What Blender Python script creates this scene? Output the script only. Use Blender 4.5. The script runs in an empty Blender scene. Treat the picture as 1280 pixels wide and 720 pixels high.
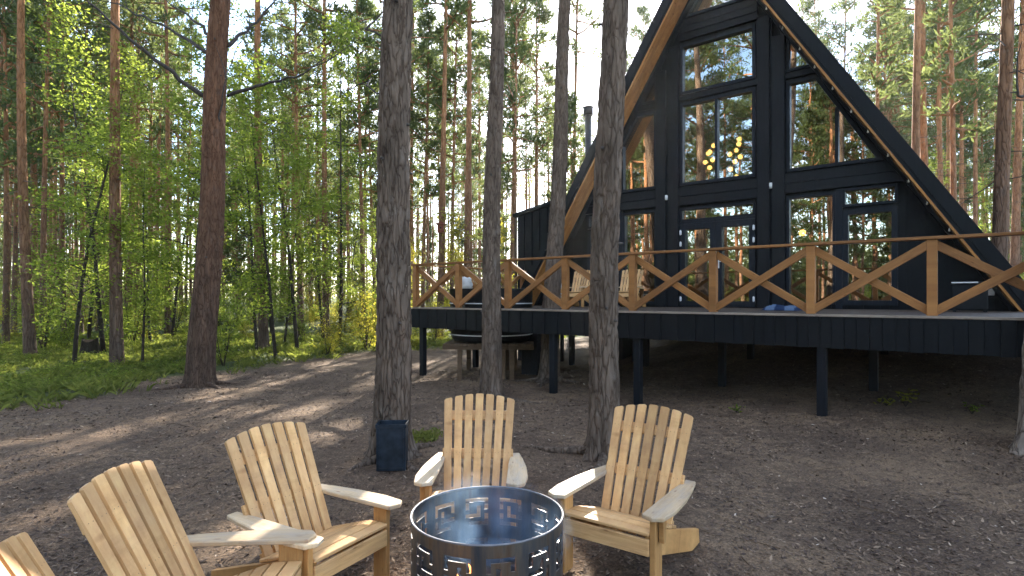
import bpy, bmesh, math, random
import numpy as np
from mathutils import Vector, Matrix, noise

random.seed(7)
RNG = np.random.default_rng(11)
C = bpy.context.scene.collection
SC = bpy.context.scene
R = math.radians
EYE = 1.8
F = 700.0                       # focal length in photo pixels (1280 wide)
HX, HY = 640.0, 371.0           # principal column, horizon row

def P(px, py, Y):               # photo pixel + distance -> world point
    return Vector(((px-HX)/F*Y, Y, EYE+(HY-py)/F*Y))

TH = math.atan2(700, 890)       # the cabin front runs along (cos, -sin)
CU, SU = math.cos(TH), math.sin(TH)
def FS(s, n, z=0.0):            # cabin coordinates (along the front, into the house)
    return Vector((CU*s+SU*n, -SU*s+CU*n, z))
def to_sn(x, y):
    return CU*x-SU*y, SU*x+CU*y
def fac(px, py, n):             # photo pixel on the plane at cabin depth n -> (s, z)
    c = (px-HX)/F
    Y = n/(SU*c+CU)
    return Y*(CU*c-SU), EYE+(HY-py)/F*Y

def sstep(a, b, t):
    t = min(1, max(0, (t-a)/(b-a))); return t*t*(3-2*t)
def ground_z(x, y):
    z = 0.75*sstep(2, 9, x)*sstep(3, 12, y)
    s, n = to_sn(x, y)
    z += 0.85*sstep(-8.0, -3.0, s)*sstep(11.3, 15.5, n)*(1-.4*sstep(20, 30, n))
    z += 0.05*noise.noise(Vector((x*.35, y*.35, 3.1)))
    z += 0.025*noise.noise(Vector((x*1.3, y*1.3, 8.7)))
    z += 0.9*sstep(26, 90, y)
    return z
def green_edge(y):              # x left of which the grass grows
    pts = [(-50, -9), (6, -8.9), (8, -8.3), (12.7, -7.7), (15, -6.6), (18, -5.0), (20.5, -1.5), (22.5, 3), (24, 40), (900, 900)]
    for (a, xa), (b, xb) in zip(pts, pts[1:]):
        if a <= y <= b:
            return xa+(xb-xa)*(y-a)/(b-a)
    return -9

# ------------------------------------------------------------------ materials
def new_mat(name):
    m = bpy.data.materials.new(name); m.use_nodes = True
    nt = m.node_tree; nt.nodes.clear()
    out = nt.nodes.new('ShaderNodeOutputMaterial')
    return m, nt, out
def N(nt, t, **kw):
    n = nt.nodes.new(t)
    for k, v in kw.items():
        if k in n.inputs: n.inputs[k].default_value = v
        else: setattr(n, k, v)
    return n
def ramp(nt, stops, interp='LINEAR'):
    r = nt.nodes.new('ShaderNodeValToRGB'); cr = r.color_ramp; cr.interpolation = interp
    while len(cr.elements) > 1: cr.elements.remove(cr.elements[-1])
    cr.elements[0].position = stops[0][0]; cr.elements[0].color = (*stops[0][1], 1)
    for p, c in stops[1:]:
        e = cr.elements.new(p); e.color = (*c, 1)
    return r
def mixc(nt, fac, a, b, mode='MIX'):
    m = nt.nodes.new('ShaderNodeMix'); m.data_type = 'RGBA'; m.blend_type = mode
    for sock, v in ((m.inputs[0], fac), (m.inputs[6], a), (m.inputs[7], b)):
        if hasattr(v, 'is_output'): nt.links.new(v, sock)
        elif isinstance(v, (int, float)): sock.default_value = v
        else: sock.default_value = (*v, 1)
    return m.outputs[2]
def principled(nt, out, color, rough=.7, metal=0, spec=.3, bump=None, bstr=.3, bdist=.01):
    b = nt.nodes.new('ShaderNodeBsdfPrincipled')
    for nm, v in (('Base Color', color), ('Roughness', rough), ('Metallic', metal)):
        if hasattr(v, 'is_output'): nt.links.new(v, b.inputs[nm])
        elif isinstance(v, (int, float)): b.inputs[nm].default_value = v
        else: b.inputs[nm].default_value = (*v, 1)
    b.inputs['Specular IOR Level'].default_value = spec
    if bump is not None:
        bp = N(nt, 'ShaderNodeBump', Strength=bstr, Distance=bdist)
        nt.links.new(bump, bp.inputs['Height']); nt.links.new(bp.outputs[0], b.inputs['Normal'])
    nt.links.new(b.outputs[0], out.inputs[0])
    return b
def coords(nt, kind, scale=(1, 1, 1)):
    tc = nt.nodes.new('ShaderNodeTexCoord'); mp = nt.nodes.new('ShaderNodeMapping')
    mp.inputs['Scale'].default_value = scale
    nt.links.new(tc.outputs[kind], mp.inputs[0]); return mp.outputs[0]
def noise_tex(nt, vec, scale, detail=4, rough=.55, dist=0):
    n = N(nt, 'ShaderNodeTexNoise', Scale=scale, Detail=detail, Roughness=rough, Distortion=dist)
    nt.links.new(vec, n.inputs['Vector']); return n.outputs['Fac']

def wood(name, c_lo, c_hi, c_knot, rough=.65, grey=0.0):
    m, nt, out = new_mat(name)
    v = coords(nt, 'UV', (1.4, 26, 1))
    g = noise_tex(nt, v, 2.2, 6, .6, .6)
    v2 = coords(nt, 'UV', (6, 240, 1)); fine = noise_tex(nt, v2, 1.5, 3, .6)
    v3 = coords(nt, 'UV', (.9, 3, 1)); big = noise_tex(nt, v3, 1.1, 2)
    col = ramp(nt, [(.28, c_lo), (.52, tuple((a+b)/2 for a, b in zip(c_lo, c_hi))), (.75, c_hi)])
    nt.links.new(g, col.inputs[0])
    c = mixc(nt, .35, col.outputs[0], fine, 'OVERLAY')
    bigr = ramp(nt, [(.3, (.72, .70, .68)), (.7, (1.12, 1.1, 1.06))]); nt.links.new(big, bigr.inputs[0])
    c = mixc(nt, 1.0, c, bigr.outputs[0], 'MULTIPLY')
    vv = coords(nt, 'UV', (5.5, 13, 1))
    vo = N(nt, 'ShaderNodeTexVoronoi', Scale=1.0); nt.links.new(vv, vo.inputs['Vector'])
    kr = ramp(nt, [(.05, (1, 1, 1)), (.15, (0, 0, 0))]); nt.links.new(vo.outputs['Distance'], kr.inputs[0])
    c = mixc(nt, kr.outputs[0], c, c_knot)
    if grey:
        v4 = coords(nt, 'UV', (4, 9, 1)); gn = noise_tex(nt, v4, 1.6, 5)
        gr = ramp(nt, [(.42, (0, 0, 0)), (.68, (grey,)*3)]); nt.links.new(gn, gr.inputs[0])
        c = mixc(nt, gr.outputs[0], c, (.36, .33, .30))
    oi = nt.nodes.new('ShaderNodeObjectInfo'); ro = ramp(nt, [(0, (.80, .78, .76)), (.5, (1, 1, 1)), (1, (1.12, 1.10, 1.05))]); nt.links.new(oi.outputs['Random'], ro.inputs[0])
    c = mixc(nt, 1, c, ro.outputs[0], 'MULTIPLY')
    vs_ = coords(nt, 'UV', (2.2, 5, 1)); sn = noise_tex(nt, vs_, 1.7, 6, .7); sr = ramp(nt, [(.52, (1, 1, 1)), (.72, (.62, .57, .52))]); nt.links.new(sn, sr.inputs[0])
    c = mixc(nt, .8, c, sr.outputs[0], 'MULTIPLY')
    principled(nt, out, c, rough, spec=.25, bump=fine, bstr=.25, bdist=.002)
    return m

M = {}
M['slat'] = wood('pine_slat_wood', (.52, .295, .125), (.70, .44, .205), (.27, .12, .04), .6, .08)
M['arm'] = wood('weathered_arm_wood', (.52, .38, .23), (.62, .49, .335), (.30, .17, .09), .62, .45)
M['leg'] = wood('orange_leg_wood', (.42, .215, .075), (.54, .31, .12), (.22, .09, .03), .6)
M['rail'] = wood('stained_rail_wood', (.25, .105, .032), (.38, .18, .06), (.14, .05, .015), .55)
M['soffit'] = wood('soffit_board_wood', (.33, .14, .035), (.50, .235, .07), (.2, .08, .02), .55)
M['inner'] = wood('interior_panel_wood', (.30, .16, .06), (.44, .25, .10), (.2, .09, .03), .5)
M['deckwood'] = wood('grey_deck_wood', (.24, .19, .15), (.40, .34, .28), (.14, .1, .08), .7)
M['dimwood'] = wood('rough_platform_wood', (.08, .05, .03), (.15, .10, .06), (.05, .03, .02), .75)
M['darkdeck'] = wood('dark_stained_deck_boards', (.05, .036, .028), (.085, .065, .05), (.03, .02, .015), .6)

def black_clad(name, base, rough=.5, zstretch=True):
    m, nt, out = new_mat(name)
    v = coords(nt, 'Object', (14, 14, 1.2)); g = noise_tex(nt, v, 2.0, 5, .6)
    r = ramp(nt, [(.3, tuple(x*.7 for x in base)), (.7, tuple(x*1.5 for x in base))]); nt.links.new(g, r.inputs[0])
    v2 = coords(nt, 'Object', (1, 1, 1)); g2 = noise_tex(nt, v2, 2.3, 3)
    rr = ramp(nt, [(.3, (rough-.1,)*3), (.7, (rough+.12,)*3)]); nt.links.new(g2, rr.inputs[0])
    b = principled(nt, out, r.outputs[0], .5, spec=.16, bump=g, bstr=.25, bdist=.003)
    nt.links.new(rr.outputs[0], b.inputs['Roughness'])
    return m
M['clad'] = black_clad('black_painted_boards', (.0038, .0047, .006))
M['beam'] = black_clad('black_painted_beams', (.0052, .0064, .0083), .45)
M['wframe'] = black_clad('slate_window_frames', (.009, .0115, .016), .38)
M['steelpost'] = black_clad('black_steel_posts', (.0065, .008, .0108), .4)
M['fascia'] = black_clad('black_roof_fascia', (.0036, .0045, .0055), .45)

def plain(name, col, rough=.6, metal=0, spec=.4, ns=0, amp=.25):
    m, nt, out = new_mat(name)
    v = coords(nt, 'Object'); g = noise_tex(nt, v, ns or 18, 4)
    r = ramp(nt, [(.3, tuple(x*(1-amp) for x in col)), (.7, tuple(min(1, x*(1+amp)) for x in col))]); nt.links.new(g, r.inputs[0])
    principled(nt, out, r.outputs[0], rough, metal, spec, bump=g, bstr=.08, bdist=.003)
    return m
M['white'] = plain('white_paint', (.6, .6, .58), .45, ns=9, amp=.06)
M['hinge'] = plain('white_hinge_metal', (.7, .7, .7), .3, amp=.05)
M['tub'] = plain('black_tub_shell', (.006, .007, .008), .55, spec=.2)
M['concrete'] = plain('dark_pier_concrete', (.02, .02, .022), .8)
M['pipe'] = plain('black_stove_pipe', (.02, .021, .023), .35, .6)
M['cord'] = plain('black_cord', (.015, .015, .015), .6)
M['redbox'] = plain('red_brown_painted_wood', (.20, .055, .03), .7)
M['screw'] = plain('dark_screw_heads', (.08, .06, .05), .5)
M['char'] = plain('charred_wood', (.03, .025, .022), .9, ns=25, amp=.6)
M['stone'] = plain('pale_glass_bulb', (.7, .66, .55), .2, amp=.05)
M['bin'] = plain('dark_blue_sheet_metal', (.013, .022, .033), .5, .3, .35, ns=9, amp=.6)
M['rimsteel'] = plain('dull_rim_steel', (.16, .16, .17), .62, .5)
M['mirrorless'] = plain('dark_interior_floor', (.10, .065, .04), .5)

def emit(name, col, s):
    m, nt, out = new_mat(name)
    e = N(nt, 'ShaderNodeEmission', Strength=s); e.inputs[0].default_value = (*col, 1)
    nt.links.new(e.outputs[0], out.inputs[0]); return m
M['bulb'] = emit('warm_lit_bulb', (1, .50, .13), 2.6)
M['flame'] = emit('fire_flame', (1, .28, .07), 1.1)

# blanket: blue and white stripes
m, nt, out = new_mat('blue_striped_cloth')
v = coords(nt, 'UV', (1, 14, 1)); w = N(nt, 'ShaderNodeTexWave', Scale=1.0, Distortion=.6); nt.links.new(v, w.inputs['Vector'])
r = ramp(nt, [(.45, (.012, .025, .06)), (.6, (.08, .12, .19))]); nt.links.new(w.outputs['Fac'], r.inputs[0])
principled(nt, out, r.outputs[0], .9, spec=.1); M['blanket'] = m

# steel of the fire pit: reflected sky blue painted in, sooty, rust streaks
m, nt, out = new_mat('sky_tinted_sooty_steel')
v = coords(nt, 'Object', (6, 6, .8)); a = noise_tex(nt, v, 2.2, 5, .6)
v2 = coords(nt, 'Object', (1, 1, 1)); b_ = noise_tex(nt, v2, 5, 4, .6)
r = ramp(nt, [(.30, (.05, .07, .10)), (.45, (.10, .10, .105)), (.58, (.155, .135, .115)), (.70, (.13, .088, .062)), (.8, (.07, .045, .032))]); nt.links.new(a, r.inputs[0])
rr = ramp(nt, [(.3, (.28,)*3), (.7, (.5,)*3)]); nt.links.new(b_, rr.inputs[0])
bs = principled(nt, out, r.outputs[0], .35, .75, .5, bump=b_, bstr=.12, bdist=.004)
nt.links.new(rr.outputs[0], bs.inputs['Roughness']); M['steel'] = m

# glass: half mirror, half see-through, slightly wavy
m, nt, out = new_mat('coated_window_glass')
tr = N(nt, 'ShaderNodeBsdfTransparent'); tr.inputs[0].default_value = (.55, .58, .58, 1)
gl = N(nt, 'ShaderNodeBsdfGlossy', Roughness=.0); gl.inputs[0].default_value = (.97, .90, .80, 1)
v = coords(nt, 'Object'); wv = noise_tex(nt, v, 1.1, 1)
bp = N(nt, 'ShaderNodeBump', Strength=.12, Distance=.012); nt.links.new(wv, bp.inputs['Height']); nt.links.new(bp.outputs[0], gl.inputs['Normal'])
lw = N(nt, 'ShaderNodeLayerWeight', Blend=.25)
mr = N(nt, 'ShaderNodeMapRange'); nt.links.new(lw.outputs['Fresnel'], mr.inputs[0]); mr.inputs[3].default_value = .42; mr.inputs[4].default_value = 1.0
mx = nt.nodes.new('ShaderNodeMixShader'); nt.links.new(mr.outputs[0], mx.inputs[0]); nt.links.new(tr.outputs[0], mx.inputs[1]); nt.links.new(gl.outputs[0], mx.inputs[2])
nt.links.new(mx.outputs[0], out.inputs[0]); M['glass'] = m

def bark(name, low, high, zmid, zspan, vscale=9, grey=(.2, .19, .17), groove=False):
    m, nt, out = new_mat(name)
    v = coords(nt, 'Object', (1, 1, .19))
    vo = N(nt, 'ShaderNodeTexVoronoi', Scale=vscale*2.2); vo.feature = 'DISTANCE_TO_EDGE'
    nz = noise_tex(nt, v, vscale, 5, .65)
    mv = N(nt, 'ShaderNodeMix'); mv.data_type = 'VECTOR'; mv.inputs[0].default_value = .16
    nn = N(nt, 'ShaderNodeTexNoise', Scale=vscale*1.2, Detail=3); nt.links.new(v, nn.inputs['Vector'])
    nt.links.new(v, mv.inputs[4]); nt.links.new(nn.outputs['Color'], mv.inputs[5]); nt.links.new(mv.outputs[1], vo.inputs['Vector'])
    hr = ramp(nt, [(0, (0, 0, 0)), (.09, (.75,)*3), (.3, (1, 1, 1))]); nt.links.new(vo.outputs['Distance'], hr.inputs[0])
    tc = nt.nodes.new('ShaderNodeTexCoord'); sp = nt.nodes.new('ShaderNodeSeparateXYZ'); nt.links.new(tc.outputs['Object'], sp.inputs[0])
    mr = N(nt, 'ShaderNodeMapRange'); nt.links.new(sp.outputs[2], mr.inputs[0]); mr.inputs[1].default_value = zmid-zspan; mr.inputs[2].default_value = zmid+zspan
    base = mixc(nt, mr.outputs[0], low, high)
    rr = ramp(nt, [(.3, (.62,)*3), (.5, (1,)*3), (.72, (1.45, 1.4, 1.35))]); nt.links.new(nz, rr.inputs[0])
    c = mixc(nt, 1, base, rr.outputs[0], 'MULTIPLY')
    gr = ramp(nt, [(.55, (0,)*3), (.7, (.55,)*3)]); v5 = coords(nt, 'Object', (1, 1, .6)); nt.links.new(noise_tex(nt, v5, 6, 5, .7), gr.inputs[0])
    c = mixc(nt, gr.outputs[0], c, grey)
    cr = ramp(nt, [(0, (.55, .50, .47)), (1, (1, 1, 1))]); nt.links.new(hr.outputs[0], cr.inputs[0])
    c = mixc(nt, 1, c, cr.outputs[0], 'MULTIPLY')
    hm = N(nt, 'ShaderNodeMath', operation='MULTIPLY_ADD'); nt.links.new(nz, hm.inputs[0]); hm.inputs[1].default_value = .5; nt.links.new(hr.outputs[0], hm.inputs[2])
    principled(nt, out, c, .9, spec=.12, bump=hm.outputs[0], bstr=.8, bdist=.02)
    return m
M['bark_grey'] = bark('grey_pine_bark', (.122, .092, .070), (.145, .106, .078), 5, 4, 8, grey=(.19, .163, .138))
M['bark_red'] = bark('red_pine_bark', (.095, .064, .046), (.18, .092, .054), 2.8, 2.2, 9, grey=(.12, .085, .068))
M['bark_far'] = bark('tall_pine_bark', (.125, .088, .066), (.37, .18, .085), 4.5, 4.0, 7, grey=(.17, .14, .115))
M['bark_pale'] = bark('sunlit_pale_bark', (.19, .155, .125), (.21, .16, .12), 4, 3, 8, grey=(.33, .31, .26))  # sunlit paleness of the right trunk is put into this bark colour
M['bark_thin'] = bark('thin_stem_bark', (.055, .045, .035), (.09, .075, .055), 3, 3, 20, grey=(.13, .12, .11))
M['twig'] = plain('dead_twig', (.055, .045, .04), .9, ns=30, amp=.4)

def leafmat(name, dark, light, trans, tw=.5):
    m, nt, out = new_mat(name)
    at = N(nt, 'ShaderNodeAttribute'); at.attribute_name = 'tint'
    r = ramp(nt, [(0, dark), (1, light)]); nt.links.new(at.outputs['Fac'], r.inputs[0])
    r2 = ramp(nt, [(0, tuple(x*.6 for x in trans)), (1, trans)]); nt.links.new(at.outputs['Fac'], r2.inputs[0])
    d = N(nt, 'ShaderNodeBsdfDiffuse'); nt.links.new(r.outputs[0], d.inputs[0])
    t = N(nt, 'ShaderNodeBsdfTranslucent'); nt.links.new(r2.outputs[0], t.inputs[0])
    mx = N(nt, 'ShaderNodeMixShader'); mx.inputs[0].default_value = tw
    nt.links.new(d.outputs[0], mx.inputs[1]); nt.links.new(t.outputs[0], mx.inputs[2]); nt.links.new(mx.outputs[0], out.inputs[0])
    return m
M['needles'] = leafmat('pine_needles', (.045, .070, .035), (.085, .12, .045), (.22, .26, .08), .45)
M['leaves'] = leafmat('birch_leaves', (.05, .095, .025), (.10, .15, .035), (.40, .49, .07), .6)
M['yleaves'] = leafmat('yellowing_leaves', (.07, .10, .022), (.12, .14, .03), (.58, .52, .07), .6)
M['grass'] = leafmat('grass_blades', (.035, .065, .018), (.15, .15, .06), (.30, .34, .06), .5)
M['far'] = leafmat('far_wood_foliage', (.06, .085, .035), (.11, .14, .05), (.30, .32, .09), .5)
m, nt, out = new_mat('dry_litter')
at = N(nt, 'ShaderNodeAttribute'); at.attribute_name = 'tint'
r = ramp(nt, [(0, (.03, .02, .016)), (.4, (.10, .068, .05)), (.7, (.18, .125, .085)), (.9, (.28, .20, .135)), (1, (.40, .33, .26))]); nt.links.new(at.outputs['Fac'], r.inputs[0])
principled(nt, out, r.outputs[0], .85, spec=.2); M['litter'] = m

# ground
m, nt, out = new_mat('forest_soil')
v = coords(nt, 'Object'); n1 = noise_tex(nt, v, .8, 5, .6); n2 = noise_tex(nt, v, 9, 6, .7); n3 = noise_tex(nt, v, 55, 4, .7)
r1 = ramp(nt, [(.33, (.060, .042, .032)), (.5, (.128, .090, .062)), (.66, (.225, .155, .098))])
mm = N(nt, 'ShaderNodeMath', operation='MULTIPLY_ADD'); nt.links.new(n2, mm.inputs[0]); mm.inputs[1].default_value = .45
h2 = N(nt, 'ShaderNodeMath', operation='MULTIPLY'); nt.links.new(n1, h2.inputs[0]); h2.inputs[1].default_value = .55
nt.links.new(h2.outputs[0], mm.inputs[2]); nt.links.new(mm.outputs[0], r1.inputs[0])
r3 = ramp(nt, [(.25, (.35,)*3), (.48, (.9,)*3), (.62, (1.4, 1.35, 1.3)), (.75, (2.0, 1.9, 1.8))]); nt.links.new(n3, r3.inputs[0])
c = mixc(nt, 1, r1.outputs[0], r3.outputs[0], 'MULTIPLY')
at = N(nt, 'ShaderNodeAttribute'); at.attribute_name = 'green'
g1 = ramp(nt, [(.3, (.045, .065, .022)), (.7, (.075, .085, .032))]); nt.links.new(n2, g1.inputs[0])
c = mixc(nt, at.outputs['Fac'], c, g1.outputs[0])
hh = N(nt, 'ShaderNodeMath', operation='MULTIPLY_ADD'); nt.links.new(n3, hh.inputs[0]); hh.inputs[1].default_value = .35; nt.links.new(n2, hh.inputs[2])
principled(nt, out, c, .95, spec=.1, bump=hh.outputs[0], bstr=.9, bdist=.05); M['soil'] = m

# smoke
SMOKE_D = 2.2
m, nt, out = new_mat('thin_blue_smoke')
tc = nt.nodes.new('ShaderNodeTexCoord')
ln = N(nt, 'ShaderNodeVectorMath', operation='LENGTH'); nt.links.new(tc.outputs['Object'], ln.inputs[0])
fo = N(nt, 'ShaderNodeMapRange'); nt.links.new(ln.outputs['Value'], fo.inputs[0]); fo.inputs[1].default_value = .25; fo.inputs[2].default_value = .95; fo.inputs[3].default_value = 1; fo.inputs[4].default_value = 0
nz = N(nt, 'ShaderNodeTexNoise', Scale=2.2, Detail=3, Distortion=.8); nt.links.new(tc.outputs['Object'], nz.inputs['Vector'])
nr = N(nt, 'ShaderNodeMapRange'); nt.links.new(nz.outputs['Fac'], nr.inputs[0]); nr.inputs[1].default_value = .42; nr.inputs[2].default_value = .7; nr.inputs[3].default_value = 0; nr.inputs[4].default_value = SMOKE_D
mu = N(nt, 'ShaderNodeMath', operation='MULTIPLY'); nt.links.new(fo.outputs[0], mu.inputs[0]); nt.links.new(nr.outputs[0], mu.inputs[1])
pv = N(nt, 'ShaderNodeVolumePrincipled'); pv.inputs['Color'].default_value = (.42, .67, 1, 1); pv.inputs['Anisotropy'].default_value = .3
nt.links.new(mu.outputs[0], pv.inputs['Density']); nt.links.new(pv.outputs[0], out.inputs['Volume']); M['smoke'] = m

# ------------------------------------------------------------------ mesh builder
class MB:
    def __init__(s): s.v = []; s.f = []; s.uv = []; s.mi = []; s.sm = []
    def prism(s, pts, off, grain=None, mi=0):
        """closed prism: polygon pts swept by off; uv runs along grain"""
        pts = [Vector(p) for p in pts]; off = Vector(off); n = len(pts); b = len(s.v)
        s.v += [tuple(p) for p in pts]+[tuple(p+off) for p in pts]
        g = Vector(grain) if grain is not None else (off if off.length > max((pts[i]-pts[0]).length for i in range(n)) else max(((pts[i]-pts[j]) for i in range(n) for j in range(i)), key=lambda q: q.length))
        g = g.normalized(); a = g.orthogonal().normalized(); c = g.cross(a)
        ru, rv = random.uniform(0, 60), random.uniform(0, 60)
        nrm = (pts[1]-pts[0]).cross(pts[2]-pts[1])
        for k in range(2, n-1): nrm += (pts[k]-pts[k-1]).cross(pts[(k+1) % n]-pts[k])
        flip = nrm.dot(off) > 0
        faces = [list(range(n)), [n+i for i in range(n)][::-1]]
        faces += [[(i+1) % n, i, n+i, n+(i+1) % n] for i in range(n)]
        for f in faces:
            if flip: f = f[::-1]
            ids = [b+i for i in f]
            s.f.append(ids); s.mi.append(mi); s.sm.append(False)
            s.uv.append([(Vector(s.v[i]).dot(g)+ru, Vector(s.v[i]).dot(a)+Vector(s.v[i]).dot(c)+rv) for i in ids])
    def box(s, lo, hi, grain=None, mi=0):
        x0, y0, z0 = lo; x1, y1, z1 = hi
        d = (x1-x0, y1-y0, z1-z0)
        if grain is None:
            k = max(range(3), key=lambda i: abs(d[i])); grain = [1 if i == k else 0 for i in range(3)]
        s.prism([(x0, y0, z0), (x1, y0, z0), (x1, y1, z0), (x0, y1, z0)], (0, 0, z1-z0), grain, mi)
    def bar(s, a, b, w, h, up=(0, 0, 1), mi=0):
        """rectangular bar from a to b, w across, h along up"""
        a = Vector(a); b = Vector(b); d = (b-a).normalized(); up = Vector(up)
        x = d.cross(up).normalized(); u = x.cross(d).normalized()
        s.prism([a+x*w/2+u*h/2, a-x*w/2+u*h/2, a-x*w/2-u*h/2, a+x*w/2-u*h/2], b-a, d, mi)
    def tube(s, pts, rad, seg=8, mi=0, cap=True, smooth=True):
        pts = [Vector(p) for p in pts]; n = len(pts); b = len(s.v)
        rad = rad if hasattr(rad, '__len__') else [rad]*n
        x = None
        for i, p in enumerate(pts):
            d = (pts[min(i+1, n-1)]-pts[max(i-1, 0)]).normalized()
            x = d.orthogonal().normalized() if x is None else (x-d*x.dot(d)).normalized()
            y = d.cross(x)
            for k in range(seg):
                an = 2*math.pi*k/seg
                s.v.append(tuple(p+x*(math.cos(an)*rad[i])+y*(math.sin(an)*rad[i])))
        for i in range(n-1):
            for k in range(seg):
                k2 = (k+1) % seg
                s.f.append([b+i*seg+k, b+i*seg+k2, b+(i+1)*seg+k2, b+(i+1)*seg+k]); s.mi.append(mi); s.sm.append(smooth)
                s.uv.append([(i*.3, k/seg), (i*.3, (k+1)/seg), (i*.3+.3, (k+1)/seg), (i*.3+.3, k/seg)])
        if cap:
            for ids in ([b+k for k in range(seg)][::-1], [b+(n-1)*seg+k for k in range(seg)]):
                s.f.append(ids); s.mi.append(mi); s.sm.append(False); s.uv.append([(0, 0)]*seg)
    def lathe(s, prof, seg=32, mi=0, center=(0, 0, 0)):
        b = len(s.v); n = len(prof); cx, cy, cz = center
        for r, z in prof:
            for k in range(seg):
                an = 2*math.pi*k/seg; s.v.append((cx+r*math.cos(an), cy+r*math.sin(an), cz+z))
        for i in range(n-1):
            for k in range(seg):
                k2 = (k+1) % seg
                s.f.append([b+i*seg+k, b+i*seg+k2, b+(i+1)*seg+k2, b+(i+1)*seg+k]); s.mi.append(mi); s.sm.append(True)
                s.uv.append([(k/seg, i), ((k+1)/seg, i), ((k+1)/seg, i+1), (k/seg, i+1)])
    def build(s, name, mats, parent=None, origin=(0, 0, 0), bevel=0):
        o_ = Vector(origin)
        me = bpy.data.meshes.new(name)
        me.from_pydata([tuple(Vector(p)-o_) for p in s.v], [], s.f)
        uvl = me.uv_layers.new(name='UVMap')
        uvl.data.foreach_set('uv', np.array([c for f in s.uv for c in f], np.float32).ravel())
        mats = mats if isinstance(mats, (list, tuple)) else [mats]
        for m_ in mats: me.materials.append(m_)
        me.polygons.foreach_set('material_index', s.mi)
        me.polygons.foreach_set('use_smooth', s.sm)
        if bevel:
            bm = bmesh.new(); bm.from_mesh(me)
            bmesh.ops.bevel(bm, geom=[e for e in bm.edges if e.calc_face_angle(0) > .5], offset=bevel, segments=1, affect='EDGES', clamp_overlap=True)
            bm.to_mesh(me); bm.free()
        me.update()
        ob = bpy.data.objects.new(name, me); C.objects.link(ob)
        if parent is not None: ob.parent = parent
        return ob

def tag(o, label, cat=None, group=None, kind=None):
    if label: o['label'] = label
    if cat: o['category'] = cat
    if group: o['group'] = group
    if kind: o['kind'] = kind
    return o
def empty(name, loc, label, cat, group=None, rz=0):
    o = bpy.data.objects.new(name, None); C.objects.link(o)
    o.location = loc; o.rotation_euler = (0, 0, rz); o.empty_display_size = .2
    return tag(o, label, cat, group)
KIDS = {}
def children(o):
    return [c for c in bpy.data.objects if c.parent == o]
def dup(o, loc, rz=0, scale=None, label=None, group=None, cache={}):
    if o.name not in cache:
        cache[o.name] = [(c, children(c)) for c in children(o)]
    r = o.copy(); C.objects.link(r); r.location = loc; r.rotation_euler = (0, 0, rz)
    if scale is not None: r.scale = scale
    if label: r['label'] = label
    if group: r['group'] = group
    for c, gs in cache[o.name]:
        d = c.copy(); C.objects.link(d); d.parent = r
        for g in gs:
            e = g.copy(); C.objects.link(e); e.parent = d
    return r
def mesh_np(name, verts, faces, mats, tint=None, parent=None, mi=None):
    me = bpy.data.meshes.new(name)
    k = faces.shape[1]; nf = len(faces)
    me.vertices.add(len(verts)); me.vertices.foreach_set('co', np.asarray(verts, np.float32).ravel())
    me.loops.add(nf*k); me.loops.foreach_set('vertex_index', faces.astype(np.int32).ravel())
    me.polygons.add(nf); me.polygons.foreach_set('loop_start', np.arange(nf, dtype=np.int32)*k)
    try: me.polygons.foreach_set('loop_total', np.full(nf, k, np.int32))
    except Exception: pass
    for m_ in (mats if isinstance(mats, list) else [mats]): me.materials.append(m_)
    if mi is not None: me.polygons.foreach_set('material_index', np.asarray(mi, np.int32))
    if tint is not None:
        a = me.attributes.new('tint', 'FLOAT', 'FACE'); a.data.foreach_set('value', np.asarray(tint, np.float32))
    me.update(calc_edges=True); me.validate()
    o = bpy.data.objects.new(name, me); C.objects.link(o)
    if parent is not None: o.parent = parent
    return o
def rand_dirs(n, rng=RNG):
    d = rng.normal(size=(n, 3)); return d/np.linalg.norm(d, axis=1, keepdims=True)
def leaf_quads(cent, size, flat=.6, rng=RNG, aspect=.55):
    """rhombic leaves lying roughly flat"""
    n = len(cent); nrm = rand_dirs(n, rng); nrm[:, 2] += np.sign(nrm[:, 2])*flat; nrm /= np.linalg.norm(nrm, axis=1, keepdims=True)
    a = rand_dirs(n, rng); a -= nrm*(a*nrm).sum(1, keepdims=True); a /= np.linalg.norm(a, axis=1, keepdims=True); b = np.cross(nrm, a)
    L = np.asarray(size).reshape(-1, 1)*np.ones((n, 1)); W = L*aspect
    v = np.stack([cent-a*L/2, cent+b*W/2-a*L*.08, cent+a*L/2-nrm*L*.08, cent-b*W/2-a*L*.08], 1).reshape(-1, 3)
    return v, np.arange(n*4).reshape(n, 4)
def needle_tris(cent, dirs, length, width, k, rng=RNG, spread=1.0):
    """k thin blades out of every tuft centre, as degenerate-free quads (tapered)"""
    n = len(cent)
    c = np.repeat(cent, k, 0); d = np.repeat(dirs, k, 0)+rng.normal(size=(n*k, 3))*spread*.6; d /= np.linalg.norm(d, axis=1, keepdims=True)
    s = np.cross(d, rand_dirs(n*k, rng)); s /= np.linalg.norm(s, axis=1, keepdims=True)+1e-9
    L = length*rng.uniform(.6, 1.25, (n*k, 1)); W = width*rng.uniform(.7, 1.3, (n*k, 1))
    c = c+rng.normal(size=c.shape)*length*.25
    v = np.stack([c-s*W*.35, c+d*L*.55-s*W*.5, c+d*L, c+d*L*.5+s*W*.5], 1).reshape(-1, 3)
    return v, np.arange(n*k*4).reshape(n*k, 4)

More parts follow.
